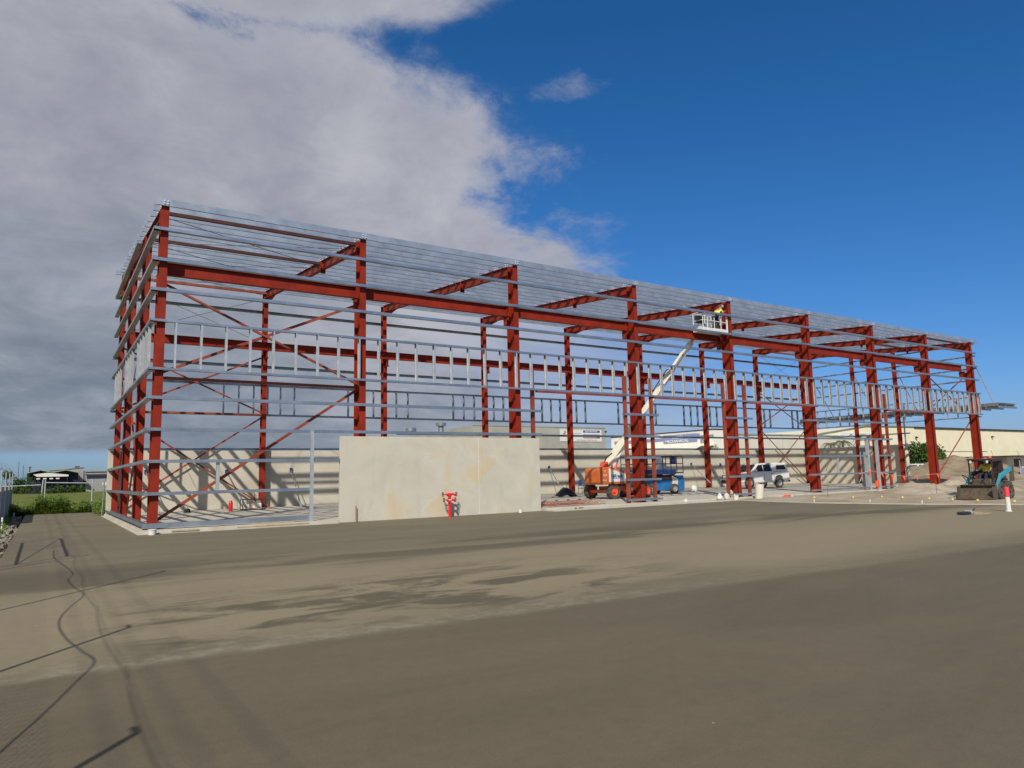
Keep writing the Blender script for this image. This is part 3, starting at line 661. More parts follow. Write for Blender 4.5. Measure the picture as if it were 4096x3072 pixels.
# ------------------------------------------------------------------ wheel helper
def wheel(parent, c, r, wd, ax, rimm, tread=True, name='wheel'):
    ax = Vector(ax).normalized(); c = Vector(c)
    t = MB(); h = wd/2; t.lathe(c, [(r*.58,-h*.85),(r*.88,-h),(r,-h*.7),(r,h*.7),(r*.88,h),(r*.58,h*.85),(r*.55,h*.2),(r*.55,-h*.2),(r*.58,-h*.85)], ax, 28, False)
    if tread:
        u = Vector((0,0,1)); a = ax.cross(u).normalized()
        for k in range(22):
            th = k*2*math.pi/22; d = a*math.cos(th)+u*math.sin(th); sg = 1 if k % 2 else -1
            t.bar(c+d*r*1.0+ax*h*.05*sg, c+d*(r*.97)+ax*h*.92*sg, .06*r/.42, .06, d)
    w_ = t.obj(name, M['rubber'], parent)
    MB().lathe(c, [(r*.1,-h*.75),(r*.56,-h*.80),(r*.56,h*.80),(r*.48,h*.72),(r*.42,h*.45),(r*.2,h*.45),(r*.17,h*.85),(r*.08,h*.9)], ax, 20).obj('rim', rimm, w_)
    return w_

# ------------------------------------------------------------------ orange boom lift
bl = thing('boom_lift', 'orange and white boom lift on lugged tyres with its long cream boom raised', 'boom lift', (25.6, 5.6, .13))
def L(b, name, m, parent=bl, label=None, **k): return b.obj(name, m, parent, label, **k)
b = MB().box(-1.15,1.15,-.42,.42,.42,.72).box(-1.5,-1.05,-.95,.95,.35,.52).box(1.05,1.5,-.95,.95,.35,.52).box(.2,1.1,-.55,-.40,.30,.66)
ch = L(b, 'chassis', M['orange'], bevel=.02)
MB().tube((-1.28,-.8,.43),(-1.28,.8,.43),.09,n=10).tube((1.28,-.8,.43),(1.28,.8,.43),.09,n=10).obj('axle', M['rimo'], ch)
MB().box(.5,.9,-.575,-.552,.42,.60).obj('notice', M['white'], ch)
for x in (-1.28, 1.28):
    for y in (-1.0, 1.0): wheel(bl, (x, y, .43), .43, .34, (0, -1 if y < 0 else 1, 0), M['rimo'])
L(MB().lathe((0,0,.72), [(.5,0),(.5,.12)]), 'slew_ring', M['dark'])
tp = [(-2.12,.96),(-2.10,1.66),(-1.98,1.78),(-1.2,1.84),(.1,1.52),(.85,1.3),(.85,.95),(-.3,.84),(-2.0,.84)]
tur = L(MB().poly([(x-.02,-.85,z) for x, z in tp], (0,1.35,0)), 'turret', M['orange'], bevel=.04)
MB().poly([(-1.42,-.87,1.74),(.0,-.87,1.36),(-.12,-.87,.99),(-1.42,-.87,.97)], (0,.018,0)).poly([(-1.42,-.87,1.76),(.0,-.87,1.38),(.0,-.1,1.50),(-1.42,-.1,1.86)], (0,0,.02)).obj('side_hood', M['white'], tur)
text('lettering', 'HiReach', .27, M['bluesign'], tur, (-1.26,-.882,1.22), (R(90),0,0), .002, .95, bold=.008)
MB().box(-1.26,-.4,-.880,-.874,1.165,1.185).obj('underline', M['bluesign'], tur)
text('lettering', '4x4', .2, M['white'], tur, (-1.86,-.862,1.30), (R(90),0,0), .002)
text('lettering', '12', .16, M['white'], tur, (-1.82,-.862,1.56), (R(90),0,0), .002)
text('lettering', 'Diesel', .15, M['cream'], tur, (-1.98,-.862,1.04), (R(90),0,0), .002)
MB().box(-.2,.75,-.6,.5,1.42,1.52).obj('engine_cover', M['cream'], tur, bevel=.03)
base = Vector((-1.0,-.1,1.75)); kn = Vector((-.1,-.7,3.15))
L(MB().poly([(-1.35,-.35,1.6),(-.55,-.35,1.6),(-.75,-.35,2.15),(-1.15,-.35,2.15)], (0,.5,0)), 'boom_mount', M['rimo'])
p0 = Vector((-.95,-.15,1.98)); p1 = Vector((27.55,1.25,8.75))-Vector((25.6,5.6,.13))
d = (p1-p0); 
bm = L(MB().bar(p0, p0+d*.42, .30, .40), 'boom', M['cream'], bevel=.02)
MB().bar(p0+d*.38, p0+d*.78, .22, .30).obj('boom_section', M['cream'], bm, bevel=.015)
sd2 = Vector((.20,.05,0))
MB().bar(p0+d*.72-sd2, p0+d*1.03-sd2, .10, .13).bar(p0+d*.72+sd2, p0+d*1.03+sd2, .10, .12).obj('jib_link', M['cream'], bm)
MB().bar(p0+d*.69, p0+d*.79, .44, .30).obj('elbow', M['white'], bm, bevel=.02)
MB().path([p0+d*.55+Vector((-.16,0,.2)), p0+d*.68+Vector((-.2,0,.22)), p0+d*.76+Vector((-.15,0,.3)), p0+d*.8+Vector((0,0,.1))], .03).path([p0+Vector((-.2,0,.1)), p0+d*.04+Vector((-.28,0,.15)), p0+d*.1+Vector((-.2,0,.02))], .03).obj('hose', M['hose'], bm)
text('lettering', 'SP 44', .30, M['black'], bm, p0+d*.385+Vector((-.0,-.20,-.02)), (R(90), R(-68), R(-8)), .003)
L(MB().bar((-1.0,-.5,1.7), (-.15,-.75,3.05), .2, .2), 'riser', M['white'], bevel=.02)
cyl = L(MB().tube((-.75,-.6,1.75), (-.45,-.6,2.45), .10, n=14), 'lift_cylinder', M['rimo'], smooth=False)
MB().tube((-.45,-.6,2.45), (.05,-.7,3.1), .05, n=10).obj('rod', M['rim'], cyl)
# jib and basket
off = Vector((25.6,5.6,.13)); Wp = lambda x, y, z: Vector((x, y, z))-off
L(MB().bar(p1, Wp(28.2,1.15,9.75), .14, .2).bar(Wp(28.2,1.15,9.75), Wp(28.2,.70,9.70), .14, .16), 'basket_arm', M['cream'])
bx0, bx1, by0, by1, bz = 27.42, 29.48, .0, .70, 9.44
b = MB()
q_ = lambda x, y, z: Wp(x, y, z)
fl = MB().poly([q_(bx0,by0,bz), q_(bx1,by0,bz), q_(bx1,by1,bz), q_(bx0,by1,bz)], (0,0,.05)); bk = L(fl, 'basket', M['cream'])
kb = MB()
for a, c in (((bx0,by0),(bx1,by0)), ((bx1,by0),(bx1,by1)), ((bx1,by1),(bx0,by1)), ((bx0,by1),(bx0,by0))):
    kb.bar(q_(a[0],a[1],bz+.12), q_(c[0],c[1],bz+.12), .02, .17)
    for z in (.62, 1.08): kb.tube(q_(a[0],a[1],bz+z), q_(c[0],c[1],bz+z), .022, n=6)
for x in (bx0, bx0+.38, bx0+.95, bx0+1.5, bx0+1.98, bx1):
    for y in (by0, by1): kb.tube(q_(x,y,bz), q_(x,y,bz+1.08), .024, n=6)
kb.obj('guard_rail', M['white'], bk)
MB().box(*[v for v in (27.45-off.x,28.0-off.x,.42-off.y,.62-off.y,bz+.55-off.z,bz+.95-off.z)]).obj('control_box', M['black'], bk, bevel=.02)
MB().box(27.5-off.x,27.8-off.x,.2-off.y,.45-off.y,bz+.06-off.z,bz+.3-off.z).obj('tool_tray', M['white'], bk, bevel=.02)
MB().path([q_(28.0,.5,bz+.7), q_(28.2,.55,bz+.5), q_(28.1,.5,bz+.1), q_(27.9,.45,bz+.05)], .025).obj('hose', M['hose'], bk)
# worker in the basket
wk = thing('person', 'worker in yellow vest and white hard hat leaning out of the raised lift basket', 'person', (28.85, .32, bz+.052))
person(wk, dict(pelvis=(0,0,.92), belly=(.08,-.03,1.10), chest=(.22,-.05,1.30), neck=(.37,-.06,1.45), head=(.46,-.07,1.54), crown=(.50,-.07,1.62), face=(1,-.1,-.35),
    hipL=(-.02,.10,.88), kneeL=(.05,.12,.48), ankleL=(-.03,.12,.09), toeL=(.12,.13,.035), hipR=(-.02,-.10,.88), kneeR=(.08,-.12,.48), ankleR=(.0,-.12,.09), toeR=(.15,-.13,.035),
    shL=(.26,.14,1.36), elL=(.48,.20,1.22), wrL=(.62,.08,1.38), palmL=(.68,.03,1.43), shR=(.26,-.22,1.34), elR=(.44,-.22,1.16), wrR=(.60,-.14,1.26), palmR=(.66,-.11,1.31)), M['vest'], M['navycloth'])

# ------------------------------------------------------------------ blue scissor lift
sl = thing('scissor_lift', 'blue scissor lift with dark rails parked behind the orange boom lift', 'scissor lift', (31.0, 8.2, .13), R(-4))
L(MB().box(-1.5,1.5,-.8,.8,.25,.95), 'chassis', M['blue'], sl, bevel=.05)
for s in (-1, 1):
    L(MB().poly([(s*1.5,-.85,.18),(s*2.0,-.85,.18),(s*2.05,-.85,.7),(s*1.95,-.85,1.22),(s*1.5,-.85,1.22)], (0,1.7,0)), 'end_cover', M['blue'], sl, bevel=.04)
    for y in (-.9, .9): wheel(sl, (s*1.05, y, .34), .34, .26, (0, -1 if y < 0 else 1, 0), M['rim'], False)
L(MB().poly([(.95,-.83,.5),(1.4,-.83,.4),(1.5,-.83,1.0),(1.0,-.83,1.18)], (0,.05,0)), 'side_panel', M['beigewall'], sl)
b = MB()
for k in range(3):
    z = .98+.1*k
    for y in (-.6, .6): b.bar((-1.4,y,z), (1.4,y,z+.09), .05, .07).bar((1.4,y,z), (-1.4,y,z+.09), .05, .07)
L(b, 'scissor_stack', M['dark'], sl)
dk = L(MB().box(-1.95,1.35,-.85,.85,1.30,1.62), 'platform', M['navy'], sl, bevel=.03)
b = MB()
for y in (-.85, .85):
    for z in (2.0, 2.5): b.tube((-1.95,y,z), (1.95,y,z), .03, n=6)
    for x in (-1.95,-1.2,-.5,.2,.9,1.4,1.95): b.tube((x,y,1.4), (x,y,2.5), .03, n=6)
for x in (-1.95, 1.95):
    for z in (2.0, 2.5): b.tube((x,-.85,z), (x,.85,z), .03, n=6)
b.box(1.3,1.98,-.85,.85,1.36,1.44)
b.obj('guard_rail', M['black'], dk); MB().box(1.2,1.5,-.7,-.4,2.0,2.5).obj('control_box', M['navy'], dk, bevel=.02)
MB().poly([(.25,-.5,1.63),(1.1,-.5,1.63),(.4,-.5,2.35)], (0,.6,0)).obj('load', M['galvw'], dk)

# ------------------------------------------------------------------ utility vehicle
def vehicle(name, label, cat, loc, rz, s=1.):
    v = thing(name, label, cat, loc, rz)                             # front towards -X
    def side(pts, y0, y1): return MB().poly([(x, y0, z) for x, z in pts], (0, y1-y0, 0))
    prof = [(-2.55,.42),(-2.6,.62),(-2.52,.95),(-2.35,1.04),(-1.35,1.12),(-.72,1.14),(.95,1.16),(2.45,1.20),(2.55,1.05),(2.55,.55),(2.3,.45),(1.98,.5),(1.85,.78),(1.62,.9),(1.35,.9),(1.1,.78),(.97,.42),(-1.0,.40),(-1.12,.75),(-1.35,.88),(-1.65,.88),(-1.9,.75),(-2.02,.45)]
    body = side(prof, -.86, .86).obj('body', M['silver'], v, bevel=.05)
    cabp = [(-1.3,1.12),(-.62,1.68),(-.45,1.76),(.80,1.77),(.92,1.70),(1.0,1.14)]
    cb_ = MB(); n = len(cabp)
    vs = [(x, -.84+(.14 if z > 1.5 else 0), z) for x, z in cabp]+[(x, .84-(.14 if z > 1.5 else 0), z) for x, z in cabp]
    cb_.add(vs, [(i, (i+1) % n, (i+1) % n+n, i+n) for i in range(n)]+[tuple(range(n-1,-1,-1)), tuple(range(n, 2*n))])
    cab = cb_.obj('cab', M['silver'], v, bevel=.03)
    for sg in (-1, 1):
        yb, yt = sg*.85, sg*.745
        for nm, q in (('window', [(-1.08,1.2),(-.52,1.64),(-.12,1.68),(-.12,1.2)]), ('window', [(-.04,1.2),(-.04,1.68),(.62,1.68),(.80,1.2)])):
            f_ = lambda z: yb+(yt-yb)*(z-1.12)/.5
            MB().poly([(x, f_(z)+sg*.004, z) for x, z in q], (0, sg*.006, 0)).obj(nm, M['glass'], cab)
        MB().box(-1.0,-.8,sg*.86+(-.02 if sg<0 else 0)-.06,sg*.86+.08,1.22,1.38).obj('mirror', M['silver'], v, bevel=.02)
        MB().box(-.08,-.06,sg*.862-.004,sg*.862+.004,.5,1.14).box(.93,.95,sg*.862-.004,sg*.862+.004,.5,1.14).box(.62,.8,sg*.865-.01,sg*.865+.01,1.02,1.06).obj('door_seam', M['dark'], body)
        MB().box(-2.57,-2.38,sg*.66-.13,sg*.66+.13,.78,.95).obj('headlight', M['bolt'], body, bevel=.02)
        MB().box(2.545,2.57,sg*.76-.07,sg*.76+.07,.8,1.12).obj('tail_light', M['redgas'], body)
        for x in (-1.5, 1.48): wheel(v, (x, sg*.78, .38), .38, .25, (0, sg, 0), M['rim'], False)
    MB().poly([(-1.235,-.66,1.19),(-.66,-.62,1.655),(-.66,.62,1.655),(-1.235,.66,1.19)], (-.02,0,.02)).obj('windscreen', M['glass'], cab)
    cn = side([(1.03,1.18),(1.0,1.72),(1.1,1.80),(2.25,1.78),(2.5,1.22)], -.80, .80).obj('canopy', M['silver'], v, bevel=.04)
    for sg in (-1, 1): MB().poly([(1.25,sg*.802,1.3),(1.25,sg*.802,1.62),(2.1,sg*.802,1.62),(2.25,sg*.802,1.3)], (0,sg*.006,0)).obj('window', M['glass'], cn)
    MB().box(-2.66,-2.52,-.85,.85,.40,.64).tube((-2.72,-.6,.45),(-2.72,-.6,.98),.03).tube((-2.72,.6,.45),(-2.72,.6,.98),.03).tube((-2.72,-.6,.98),(-2.72,.6,.98),.03).obj('bull_bar', M['black'], v)
    MB().box(2.5,2.66,-.8,.8,.42,.56).obj('rear_bumper', M['dark'], v)
    return v
vehicle('utility_vehicle', 'silver white utility vehicle with a canopy parked inside the steel frame', 'ute', (43.9, 9.95, .13), R(-6)).scale = (1.06, 1.06, 1.1)
tag(vehicle('parked_van', 'small white vehicle parked beyond the fence near the round tree', 'car', (106.5, 30, 0), R(8)), 'small white vehicle parked beyond the fence near the round tree', 'car')

# ------------------------------------------------------------------ skid steer loader (front towards -X)
sk = thing('skid_steer_loader', 'teal skid steer loader with a muddy bucket working in the dirt', 'loader', (33.35, -11.15, .03), R(2))
sk.scale = (.80, .76, .96)
L(MB().box(-1.0,1.15,-.52,.52,.28,1.0), 'chassis', M['mud'], sk, bevel=.03)
for x in (-.62, .58):
    for y in (-.78, .78): wheel(sk, (x, y, .42), .42, .34, (0, -1 if y < 0 else 1, 0), M['mud'])
L(MB().poly([(-1.45,-.95,.06),(-1.95,-.95,.02),(-1.98,-.95,.10),(-1.55,-.95,.28),(-1.42,-.95,.62),(-1.60,-.95,.72),(-1.34,-.95,.74),(-1.30,-.95,.3)], (0,1.9,0)).box(-1.95,-1.32,-.96,-.93,.03,.66).box(-1.95,-1.32,.93,.96,.03,.66), 'bucket', M['mud'], sk, bevel=.01)
b = MB()
for y in (-.62, .62):
    b.prof((-.88,y,.95), (-.88,y,1.82), [(-.035,-.035),(.035,-.035),(.035,.035),(-.035,.035)], Yv)
    b.bar((.45,y,.9), (.45,y,1.86), .08, .08, Yv).bar((-.9,y,1.84), (.45,y,1.88), .08, .08).bar((-.9,y,1.3), (.45,y,1.25), .03, .05)
    for k in range(4): b.bar((-.6+.27*k,y,1.27), (-.6+.27*k,y,1.85), .02, .02)
b.box(-1.0,.5,-.68,.68,1.88,1.94).box(.42,.48,-.6,.6,1.0,1.84)
cg = L(b, 'cab_cage', M['dark'], sk)
MB().box(-.98,-.3,-.66,.66,1.942,1.96).obj('roof_panel', M['redrust'], cg)
MB().lathe((.0,-.2,1.94), [(.09,0),(.09,.08),(.05,.14)]).obj('beacon', M['orange'], cg)
for y in (-.45, .45): MB().lathe((-1.0,y,1.80), [(.05,0),(.07,.05)], (-1,0,0), 10).obj('work_light', M['bolt'], cg)
for y in (-.82, .82):
    L(MB().bar((1.2,y,1.50), (-.35,y,1.12), .14, .22).bar((-.35,y,1.2), (-1.1,y,.55), .13, .18).bar((-1.1,y,.6), (-1.38,y,.42), .12, .16), 'lift_arm', M['teal'], sk, bevel=.02)
    L(MB().poly([(.95,y-.08,.85),(1.3,y-.08,.85),(1.35,y-.08,1.62),(1.1,y-.08,1.62)], (0,.16,0)), 'rear_tower', M['mud'], sk, bevel=.02)
    cy_ = L(MB().tube((.4,y,.95), (-.2,y,1.05), .06, n=10), 'lift_cylinder', M['dark'], sk); MB().tube((-.2,y,1.05), (-.5,y,1.0), .03).obj('rod', M['rim'], cy_)
L(MB().poly([(.5,-.5,1.0),(1.25,-.5,1.0),(1.2,-.5,1.45),(.5,-.5,1.5)], (0,1.0,0)), 'engine_cover', M['teal'], sk, bevel=.04)
L(MB().box(-.25,.25,-.25,.25,1.0,1.08).box(.15,.25,-.25,.25,1.08,1.5), 'seat', M['black'], sk, bevel=.03)
for hp in ([(-1.15,.62,.75),(-1.5,.7,1.05),(-1.45,.8,1.2),(-1.0,.7,1.05)], [(-1.1,.4,.7),(-1.6,.5,.95),(-1.2,.5,1.1),(-.9,.4,.95)], [(-1.1,-.3,.7),(-1.35,-.2,.9),(-1.0,-.2,1.0)]): L(MB().path(hp, .02), 'hose', M['hose'], sk)
op = thing('person', 'loader operator in a yellow vest and grey hat seated in the teal loader', 'person', (33.35, -11.15, 1.08))
person(op, dict(pelvis=(0,0,.12), belly=(-.03,0,.28), chest=(-.05,0,.48), neck=(-.08,0,.62), head=(-.11,0,.71), crown=(-.12,0,.77), face=(-1,-.3,-.1),
    hipL=(-.08,-.1,.10), kneeL=(-.48,-.13,.12), ankleL=(-.62,-.13,-.28), toeL=(-.76,-.14,-.33), hipR=(-.08,.1,.10), kneeR=(-.48,.13,.12), ankleR=(-.62,.13,-.28), toeR=(-.76,.14,-.33),
    shL=(-.06,-.19,.52), elL=(-.20,-.26,.30), wrL=(-.42,-.22,.30), palmL=(-.50,-.21,.30), shR=(-.06,.19,.52), elR=(-.20,.26,.30), wrR=(-.42,.22,.30), palmR=(-.50,.21,.30)), M['vest'], M['navycloth'], 'galvw')

# ------------------------------------------------------------------ fire booster in front of the wall
fh = thing('fire_booster', 'red fire booster standpipe with four black handwheels in front of the concrete wall', 'fire hydrant', (10.85, -.68, 0))
L(MB().lathe((0,0,-.02), [(.085,0),(.085,.06),(.062,.07),(.062,.86),(.085,.88),(.085,.98),(.05,1.0)], n=18), 'riser_pipe', M['redgas'], fh, smooth=False)
for z, s in ((.93, 1), (.70, .85)):
    for sg in (-1, 1):
        v = L(MB().tube((0,0,z), (sg*.17*s,-.02,z), .042, n=10).tube((sg*.15*s,-.02,z+.01), (sg*.18*s,-.16,z-.04), .045, n=10).tube((sg*.17*s,0,z), (sg*.30*s,.0,z+.005), .02, n=6), 'valve', M['redgas'], fh)
        hw_ = MB(); c = Vector((sg*.31*s,0,z)); n = 14
        for k in range(n):
            a0, a1 = 2*math.pi*k/n, 2*math.pi*(k+1)/n
            hw_.tube(c+Vector((0,math.cos(a0)*.075,math.sin(a0)*.085)), c+Vector((0,math.cos(a1)*.075,math.sin(a1)*.085)), .012, n=5)
        hw_.tube(c-Vector((0,.07,0)), c+Vector((0,.07,0)), .008).tube(c-Vector((0,0,.08)), c+Vector((0,0,.08)), .008); hw_.obj('handwheel', M['black'], v)
L(MB().lathe((0,-.002,.685), [(.09,0),(.09,.035)], n=16), 'flange', M['white'], fh)

# ------------------------------------------------------------------ small site things
def lathe_thing(name, label, cat, loc, prof, m, rot=(0,0,0), n=18, group=None):
    o = MB().lathe((0,0,0), prof, n=n).obj(name, m, smooth=False); o.location = loc; o.rotation_euler = rot; tag(o, label, cat, group); return o
bo = thing('bollard', 'white marker post with a fluorescent pink top on the pavement edge', 'marker post', (25.2, -15.18, 0))
L(MB().lathe((0,0,0), [(.10,0),(.10,.03),(.078,.04),(.074,.50)], n=18), 'shaft', M['white'], bo); L(MB().lathe((0,0,.50), [(.076,0),(.074,.32),(.05,.345)], n=18), 'top', M['pink'], bo)
dr = thing('waste_drum', 'beige dented bin tilting on the dirt in front of the utility vehicle', 'bin', (30.0, -1.0, .0), 0)
o = L(MB().lathe((0,0,0), [(.215,0),(.22,.3),(.235,.8),(.245,.84),(.225,.84),(.215,.80),(.20,.05)], n=22), 'shell', M['beigewall'], dr); o.rotation_euler = (R(3), R(5), 0)
L(MB().lathe((0,0,.0), [(.30,0),(.28,.03)], n=18), 'base_ring', M['timber'], dr)
rg = thing('gas_bottle', 'bright red gas bottle standing on the slab beside the generator', 'gas bottle', (4.95, 11.85, .13))
L(MB().lathe((0,0,0), [(.09,0),(.10,.02),(.10,.42),(.075,.50),(.03,.55)], n=18), 'cylinder', M['redgas'], rg, smooth=True); L(MB().lathe((0,0,.54), [(.025,0),(.03,.03),(.015,.06)], n=10), 'valve', M['rim'], rg)
ge = thing('generator', 'small framed petrol generator with a cream tank beside the red gas bottle', 'generator', (6.2, 12.6, .13))
b = MB()
for y in (-.3, .3):
    b.path([(-.55,y,.0),(-.55,y,.55),(.6,y,.55),(.6,y,.0),(-.55,y,.03)], .02)
for x in (-.55, .0, .6):
    for z in (.03, .55): b.tube((x,-.3,z), (x,.3,z), .02, n=6)
L(b, 'frame', M['black'], ge)
L(MB().box(-.12,.42,-.22,.22,.08,.36), 'engine', M['cream'], ge, bevel=.03); L(MB().lathe((-.15,0,.44), [(.03,-.18),(.13,-.14),(.13,.14),(.03,.18)], (1,0,0)), 'tank', M['cream'], ge)
L(MB().lathe((.25,-.2,.43), [(.06,-.1),(.06,.1)], (1,0,0)), 'muffler', M['rim'], ge); L(MB().path([(.6,-.2,.3),(.75,-.3,.2),(.7,-.25,.02),(.9,-.4,.02)], .015), 'hose', M['rimo'], ge)
L(MB().path([(.1,.1,.55),(.15,.1,.8),(.02,.05,.95),(.2,0,.7)], .014), 'lead', M['hose'], ge)
tb = thing('tool_bag', 'small black tool bag on the slab left of the red gas bottle', 'tool bag', (3.0, 12.5, .13))
L(MB().poly([(-.17,-.1,0),(.17,-.1,0),(.15,-.1,.16),(.05,-.1,.22),(-.12,-.1,.18)], (0,.2,0)), 'bag', M['black'], tb, bevel=.03); L(MB().path([(-.08,0,.18),(0,0,.28),(.08,0,.2)], .012), 'handle', M['timber'], tb)
chx = thing('office_chair', 'blue backed chair with a thin metal frame left of the orange lift', 'chair', (28.9, 13.3, .13), R(200))
L(MB().box(-.23,.23,-.04,.0,.62,1.0), 'backrest', M['bluesign'], chx, bevel=.03); L(MB().box(-.23,.23,-.02,.42,.43,.47), 'seat', M['black'], chx, bevel=.02)
L(MB().path([(-.25,-.02,0),(-.25,-.02,.65),(-.25,.42,.65),(-.25,.42,0)], .014).path([(.25,-.02,0),(.25,-.02,.65),(.25,.42,.65),(.25,.42,0)], .014), 'frame', M['black'], chx)
th = thing('tarpaulin_heap', 'heap under black plastic at the foot of a prop left of the orange lift', 'tarpaulin', (25.3, 10.3, .13))
tg = grid(-.85, .85, -.5, .5, 22, 16, lambda x, y: max(-.02, .68*math.exp(-((x+.15)*1.9)**2-(y*2.2)**2)+.25*math.exp(-((x-.45)*3)**2-(y*2.2)**2)+.04*hn(x*9, y*9)-.04))
L(tg, 'sheet', M['black'], th); L(MB().lathe((-.1,0,.45), [(.10,0),(.13,.2),(.05,.32)], n=9), 'sack_neck', M['timber'], th)
# red reinforcing lattice lying on the slab
rr = thing('lattice_bundle', 'thin red steel lattice bars lying on the slab right of the front concrete wall', 'steel bars', (17.9, .4, .13))
b = MB()
for k in range(5):
    y = -.6+.42*k; z = .03+.03*(k % 3); b.tube((-1.7+.05*k,y,z), (1.8-.1*k,y+.1,z+.02), .012, n=5).tube((-1.7,y,z+.14), (1.8,y+.05,z+.12), .009, n=5)
    for j in range(8):
        x = -1.6+.42*j; b.tube((x,y,z), (x+.14,y+.02,z+.14), .007, n=4).tube((x+.14,y+.02,z+.14), (x+.28,y,z), .007, n=4)
L(b, 'lattice_bar', M['redrust'], rr)
for i, (x, y, d) in enumerate(((17.6,-.75,'nearer'), (17.25,-.85,'farther left'))):
    t = thing('glove', 'black work glove on the pale apron beside the red lattice bars, '+('right one' if i == 0 else 'left one'), 'glove', (x, y, .056), R(40*i), 'work gloves on the apron')
    L(MB().box(-.05,.05,-.04,.04,0,.035), 'palm', M['black'], t, bevel=.012); L(MB().bar((.05,-.03,.02),(.14,-.03,.03),.018,.018).bar((.05,0,.02),(.15,.0,.035),.018,.018).bar((.05,.03,.02),(.13,.035,.03),.018,.018), 'fingers', M['black'], t)
# timbers, pots and buckets
for i, (x0, x1, y, lb) in enumerate(((.5,1.35,-.5,'short timber offcut under the bottom rail near the left corner'), (2.6,5.1,-.47,'long timber plank under the bottom rail left of the front wall'), (3.1,4.6,-.36,'second timber plank lying behind the long one under the bottom rail'))):
    tag(MB().box(x0, x1, y-.05, y+.05, .05+.08*(i == 2), .09+.08*(i == 2)).obj('timber_plank', M['timber'], bevel=.004), lb, 'timber')
def bucket(name, label, loc, r, h, m='white', rot=(0,0,0)):
    t = thing(name, label, 'bucket', loc); t.rotation_euler = rot
    L(MB().lathe((0,0,0), [(r*.85,0),(r,h),(r*1.08,h),(r*1.08,h-.02),(r*.95,h-.03),(r*.8,.02)], n=18), 'pail', M[m], t)
    L(MB().path([(-r,0,h-.02),(-r*.6,-.02,h+r*.5),(r*.6,-.02,h+r*.5),(r,0,h-.02)], .005), 'handle', M['galv'], t); return t
bucket('bucket', 'white pot beside the left front corner of the steel frame', (-.1,-.72,0), .13, .18)
bucket('bucket', 'small white bucket with a grey lid at the right foot of the front concrete wall', (14.45,-.5,0), .09, .16)
bucket('bucket', 'white bucket between the paper bags and the beige bin', (28.1,-1.0,.02), .14, .27)
def bag(label, loc, s, m='paper', rz=0, tilt=0):
    b = MB(); n = 14; rows = (0,.12,.3,.5,.7,.85,.95); rw = (.8,1,1.05,.95,.9,.6,.2); fold = random.random()*6
    for z, k in zip(rows, rw):
        for i in range(n):
            a = 2*math.pi*i/n; q = k*(1+.16*math.sin(a*3+fold+z*5)+random.uniform(-.09,.09)); b.v.append((math.cos(a)*s*.5*q, math.sin(a)*s*.32*q, s*z*(1+random.uniform(-.04,.04))))
    b.f = [(j*n+i, j*n+(i+1)%n, (j+1)*n+(i+1)%n, (j+1)*n+i) for j in range(len(rows)-1) for i in range(n)]+[tuple(range(n-1,-1,-1)), tuple(range((len(rows)-1)*n, len(rows)*n))]
    o = b.obj('cement_bag', M[m]); o.location = loc; o.rotation_euler = (0, tilt, rz); tag(o, label, 'bag', 'paper bags on the apron'); return o
bag('upright crumpled paper bag left of the second pair of red posts', (27.6,-.8,.06), .38, rz=.3)
bag('white paper bag slumped beside the upright crumpled bag', (27.0,-.85,.06), .42, 'white', .8, .6)
bag('pinkish carton-like bag behind the left red post of the second pair', (29.2,.3,.13), .42, rz=.1)
bag('small torn white bag lying on the apron edge between the two post pairs', (24.2,-1.0,.05), .26, 'white', .2, 1.0)
bag('white bag lying beside the blue lift', (35.3,8.6,.13), .55, 'white', .4, .5)
# debris heap on the pavement
dh = thing('debris_heap', 'small heap of grey sacks and offcuts lying on the pavement near the marker post', 'debris', (22.9,-14.85,0))
L(MB().box(-.45,.05,-.15,.12,0,.10), 'sack', M['navycloth'], dh, bevel=.05)
o = L(MB().box(.0,.45,-.18,.1,0,.16), 'sack', M['cloth'], dh, label='grey sack', bevel=.06); o.rotation_euler = (0,.2,.3)
L(MB().box(.1,.95,-.35,-.2,0,.02).box(.5,.9,-.1,.2,.0,.05), 'board', M['timber'], dh); L(MB().tube((.2,-.1,.12),(.7,.05,.16),.02), 'tube', M['black'], dh)
# survey pegs
pegs = [(30.3,-4.2,'first from the left'),(31.0,-5.9,'second from the left'),(32.2,-6.7,'third from the left, in front of the orange-wrapped post'),(31.9,-7.9,'fourth from the left'),(31.2,-9.5,'third before the loader bucket'),(30.6,-10.8,'just left of the loader bucket'),(30.2,-12.0,'in front of the loader bucket'),(29.9,-13.5,'right of the pink-topped post, farthest right')]
for x, y, d in pegs:
    t = thing('survey_peg', 'yellow capped peg on the dirt, '+d, 'survey peg', (x, y, .0), 0, 'yellow capped pegs along the pavement edge')
    L(MB().tube((0,0,-.1),(0,0,.12),.015,n=6), 'stake', M['timber'], t); L(MB().lathe((0,0,.10), [(.045,0),(.05,.02),(.045,.07),(.015,.085)], n=10), 'cap', M['yellow'], t)
for x, y, d in ((27.9,-5.8,'left one'),(28.9,-8.0,'middle one'),(28.6,-10.5,'right one')):
    tag(MB().bar((x,y,-.05),(x,y,.17),.035,.035).obj('white_peg', M['white'], bevel=.004), 'thin white peg where the pavement meets the dirt, '+d, 'peg', 'thin white pegs')
for x, y, h, d in ((32.1,-3.8,.95,'left of the door frame'),(37.2,-6.9,.9,'left of the loader')):
    tag(MB().tube((x,y,-.1),(x+.02,y,h),.012,n=6).obj('steel_stake', M['redrust'], smooth=False), 'thin rusty steel stake in the dirt '+d, 'stake', 'rusty stakes')
tag(MB().tube((6.98,-.32,-.05),(6.97,-.32,.62),.018,n=6).obj('steel_stake', M['redrust']), 'thin steel stake standing against the left end of the front concrete wall', 'stake')
